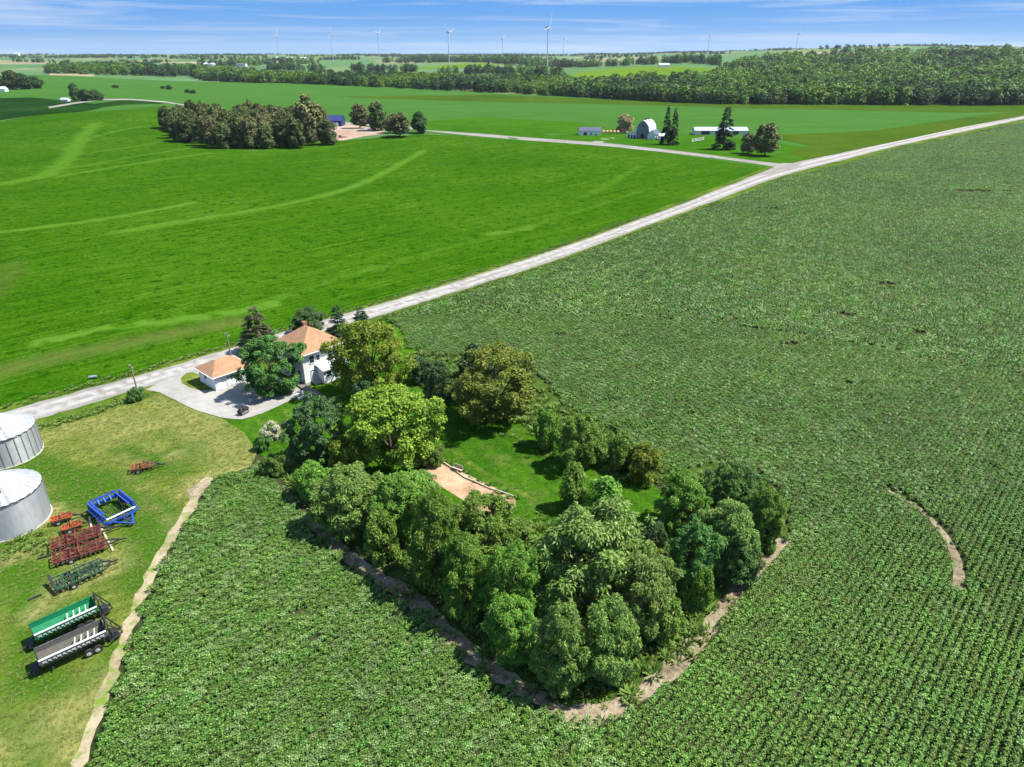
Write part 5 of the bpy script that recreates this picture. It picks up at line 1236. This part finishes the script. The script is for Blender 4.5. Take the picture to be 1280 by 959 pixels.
# lean-to and front wing
m = MB(); m.prism([(-4.7, -.6), (-12, -.6), (-12, 2.8), (-4.7, 4.3)], (0, -6, 0), (1, 0, 0), (0, 0, 1), (0, 11, 0)); m.build('lean_to', K['plaster'], ba)
m = MB(); m.prism([(-4.62, 4.36), (-12.4, 2.8), (-12.4, 2.96), (-4.62, 4.52)], (0, -6.4, 0), (1, 0, 0), (0, 0, 1), (0, 11.8, 0)); m.build('lean_to_roof', K['darkroof'], ba)
for xx in (-10.4, -8.2, -6.2): m = MB(); m.box((xx, -6.04, 1.1), (1.3, .1, 2.0)); m.build('opening', K['dark'], ba)
m = MB(); m.prism([(4.7, -.6), (10.4, -.6), (10.4, 3.2), (7.55, 6.0), (4.7, 3.2)], (0, -9.5, 0), (1, 0, 0), (0, 0, 1), (0, 10, 0)); m.build('front_wing', K['plaster'], ba)
m = MB(); m.prism([(4.4, 3.0), (7.55, 6.1), (10.7, 3.0), (10.7, 3.18), (7.55, 6.28), (4.4, 3.18)], (0, -9.8, 0), (1, 0, 0), (0, 0, 1), (0, 10.6, 0)); m.build('front_wing_roof', K['darkroof'], ba)
m = MB(); m.box((7.55, -9.54, 1.2), (1.8, .1, 2.2)); m.build('wing_door', K['cream'], ba)
building('white_outbuilding', 'outbuilding', 824, 833, 175.5, 6, 2.8, 4.0, 'plaster', 'palemetal', 'little white outbuilding directly right of the barn, behind the twin spruces', doors=((-.2, 1.4, 1.3, 'glass'),))
building('long_shed', 'shed', 868, 935, 168.5, 9, 2.6, 4.6, 'cream', 'bluemetal', 'long low shed with pale blue metal roof behind the single spruce', doors=((-.6, 6., 2.3, 'dark'), (-.1, 5., 2.3, 'dark'), (.55, 4., 2.2, 'dark')))
a, b = P(864, 179), P(880, 176)
pn = empty('livestock_pen', ((a[0] + b[0]) / 2, (a[1] + b[1]) / 2, 0), math.atan2(b[1] - a[1], b[0] - a[0]), 'small white railed pen in front of the long pale shed', 'pen')
ln = float(np.linalg.norm((b - a)[:2])); m = MB()
for z in (.9, 1.6, 2.4): m.bar((-ln / 2, 0, z), (ln / 2, 0, z), .16)
m.build('rail', K['trim'], pn)
for k in range(5): m = MB(); xx = -ln / 2 + ln * k / 4; m.box((xx, 0, 1.4), (.3, .3, 2.8)); m.build('post', K['deck'], pn)
# bales and red machine by the white garage
for i, px in enumerate((754, 758.5, 763, 767.5, 772)):
    p = P(px, 168); o = empty('round_bale', (p[0], p[1], 0), R(12), 'tan round straw bale in the row right of the white garage', 'bale', 'straw bales by the white garage')
    m = MB(); m.disc((0, 0, 1.1), (1, .2, 0), 1.1, 1.7, 18); m.build('straw', K['hay'], o, True); m = MB(); m.disc((-.3, 0, 1.1), (1, .2, 0), 1.12, .06, 18); m.disc((.3, 0, 1.1), (1, .2, 0), 1.12, .06, 18); m.build('twine', K['cream'], o)
p = P(779, 167.5); o = empty('farm_machine', (p[0], p[1], 0), R(10), 'dull red farm machine between the bales and the barn', 'machine')
m = MB(); m.box((0, 0, 1.7), (4.2, 2., 1.3)); m.box((-1.2, 0, 2.7), (1.4, 1.7, 1.2)); m.build('body', K['redpaint'], o); m = MB(); m.box((2.6, 0, .8), (1.3, 3.4, .6)); m.build('header', K['cream'], o)
for sx, r_ in ((1.2, .9), (-1.5, .6)):
    for s in (-1, 1): wheel(o, sx, s * 1.2, r_, .5)

# ---- far farmstead on the left
o, ln = building('blue_shed', 'shed', 405, 427, 158.5, 14, 4.4, 8.0, 'blueshed', 'blueshed', 'dark blue shed with white doors at the end of the shelterbelt', along='x', doors=((.05, 2.6, 3.2, 'plaster'), (.5, 2.6, 3.2, 'plaster')))
def pickup(px, py, rot, label, paint='pickup'):
    p = P(px, py); o = empty('pickup_truck', (p[0], p[1], .24), rot, label, 'pickup truck', 'vehicles in the far gravel yard')
    m = MB(); m.prism([(-2.8, .5), (2.8, .5), (2.8, 1.05), (1.5, 1.18), (-2.8, 1.18)], (0, -.95, 0), (1, 0, 0), (0, 0, 1), (0, 1.9, 0)); m.build('body', K[paint], o)
    m = MB(); m.prism([(-.8, 1.18), (1.3, 1.18), (.6, 1.85), (-.65, 1.85)], (0, -.82, 0), (1, 0, 0), (0, 0, 1), (0, 1.64, 0)); cb = m.build('cab', K[paint], o)
    m = MB(); m.prism([(-.62, 1.25), (1.02, 1.25), (.5, 1.76), (-.55, 1.76)], (0, -.84, 0), (1, 0, 0), (0, 0, 1), (0, 1.68, 0)); m.build('side_window', K['glass'], cb)
    m = MB(); m.box((-1.85, 0, 1.19), (1.7, 1.6, .06)); m.build('bed', K['dark'], o)
    for sx in (-1.75, 1.8):
        for s in (-1, 1): wheel(o, sx, s * .86, .38, .25)
    return o
pickup(453.5, 162.5, R(15), 'white pickup truck in the far gravel yard, left of two')
pickup(461.5, 163, R(8), 'white pickup truck in the far gravel yard, right of two')
p = P(428, 172.5); o = empty('farm_trailer', (p[0], p[1], .24), R(20), 'dark red trailer at the near edge of the far gravel yard', 'trailer')
m = MB(); m.box((0, 0, .9), (5.5, 2.2, .25)); m.box((-1.6, 0, 1.5), (1.8, 2., 1.0)); m.build('body', K['redpaint'], o); m = MB(); m.bar((2.7, 0, .85), (4.2, 0, .7), .15); m.build('hitch', K['dark'], o)
for s in (-1, 1): wheel(o, -.6, s * 1.15, .45, .3)

# ---- distant buildings
DG = 'distant farm buildings'
for px0, px1, py, dp, hw, hr, wl, rf, lb in [(-8, 5, 115, 8, 4, 7, 'plaster', 'palemetal', 'pale house at the left picture edge below the far left trees'), (76, 85, 127.3, 6, 2.5, 4, 'plaster', 'palemetal', 'tiny pale shed left of the dark trees by the lane'),
    (255, 266, 83.6, 30, 9, 14, 'plaster', 'palemetal', 'leftmost white building of the distant white cluster'), (330, 346, 80.5, 30, 9, 15, 'plaster', 'palemetal', 'low white building at the front of the distant white cluster'), (344, 352, 76.5, 30, 12, 18, 'plaster', 'palemetal', 'tall white building in the middle of the distant white cluster'),
    (356, 367, 76, 30, 11, 16, 'plaster', 'palemetal', 'wide white building right of the middle of the distant white cluster'), (373, 384, 75.5, 30, 11, 16, 'plaster', 'palemetal', 'rightmost white building of the distant white cluster'), (822, 839, 84.5, 16, 7, 11, 'plaster', 'palemetal', 'white farm building at the far edge of the lime green hill field'), (18, 23, 69.5, 30, 18, 26, 'plaster', 'palemetal', 'pale speck of a building on the far left horizon'), (296, 306, 83.5, 24, 8, 12, 'cream', 'darkroof', 'cream barn with dark roof left of the distant white cluster')]:
    building('distant_building', 'building', px0, px1, py, dp, hw, hr, wl, rf, lb, group=DG)

# ---- wind turbines on the skyline
def turbine(px, pyhub, dist, rot, label):
    x = (px - CX) / FPX * dist * CP * 1.0; depth = dist
    a, b, c = ray(px, pyhub); x = a / b * dist; hub = CAM_H + c / b * dist; g0 = float(H(x, dist)); h = hub - g0
    o = empty('wind_turbine', (x, dist, g0), R(62), label, 'wind turbine', 'wind turbines on the skyline')
    m = MB(); m.tube([(0, 0, -2), (0, 0, h * .5), (0, 0, h)], [1.5, 1.2, .85], 14); m.build('tower', K['turb'], o, True)
    m = MB(); m.box((0, .8, h + 1.2), (3.4, 9, 3.6)); m.build('nacelle', K['turb'], o)
    m = MB(); m.tube([(0, -3.8, h + 1.2), (0, -5.2, h + 1.2), (0, -6.4, h + 1.2)], [1.7, 1.6, .3], 12); hb = m.build('hub', K['turb'], o, True)
    for k in range(3):
        t = rot + k * 2 * math.pi / 3; dx, dz = math.sin(t), math.cos(t); m = MB()
        pr = [(0, .9), (.08, 1.0), (.2, 1.9), (.6, 1.1), (1, .25)]; Lb = 34; V = []; F = []
        for s_, w_ in pr:
            cx_, cz_ = dx * Lb * s_, h + 1.2 + dz * Lb * s_
            for du, dy in ((-.35, 0), (.0, .3), (.65, 0), (.0, -.3)): V.append((cx_ + dz * du * w_ * 1.6, -5.2 + dy * w_, cz_ - dx * du * w_ * 1.6))
        for i in range(len(pr) - 1):
            for j in range(4): F.append((i * 4 + j, i * 4 + (j + 1) % 4, (i + 1) * 4 + (j + 1) % 4, (i + 1) * 4 + j))
        F += [(0, 1, 2, 3), (16, 17, 18, 19)]; m.add(V, F); m.build('blade', K['turb'], hb, True)
    return o
for px, py, dist, rot, lb in [(685, 35, 1750, .3, 'tallest and nearest wind turbine right of the picture centre'), (560, 41, 2300, 1.2, 'second largest wind turbine above the hay strip left of the centre'), (472, 42, 3300, .7, 'thin wind turbine left of the second largest one'), (413, 42, 3600, 1.9, 'faint wind turbine right of the distant white cluster'), (345, 43, 3700, .2, 'leftmost faint wind turbine above the distant white cluster'),
                              (628, 49, 3900, .9, 'short faint wind turbine just left of the tallest one'), (705, 49, 4000, 1.5, 'short faint wind turbine just right of the tallest one'), (887, 44, 3500, .5, 'small wind turbine above the left part of the hillside woods'), (998, 43, 3600, 1.1, 'rightmost wind turbine above the hillside woods')]:
    turbine(px, py, dist, rot, lb)

# ---- air
HAZE = True
if HAZE:
    m = MB(); m.box((0, 1000, 109), (31000, 33000, 222)); 
    t = NT('air'); pv = t.new('ShaderNodeVolumePrincipled'); pv.inputs['Color'].default_value = (.80, .88, 1, 1); pv.inputs['Density'].default_value = 2.6e-5; pv.inputs['Anisotropy'].default_value = .25
    t.l(pv.outputs[0], t.out.inputs['Volume'])
    hz = m.build('haze', t.mat); tag(hz, kind='stuff')
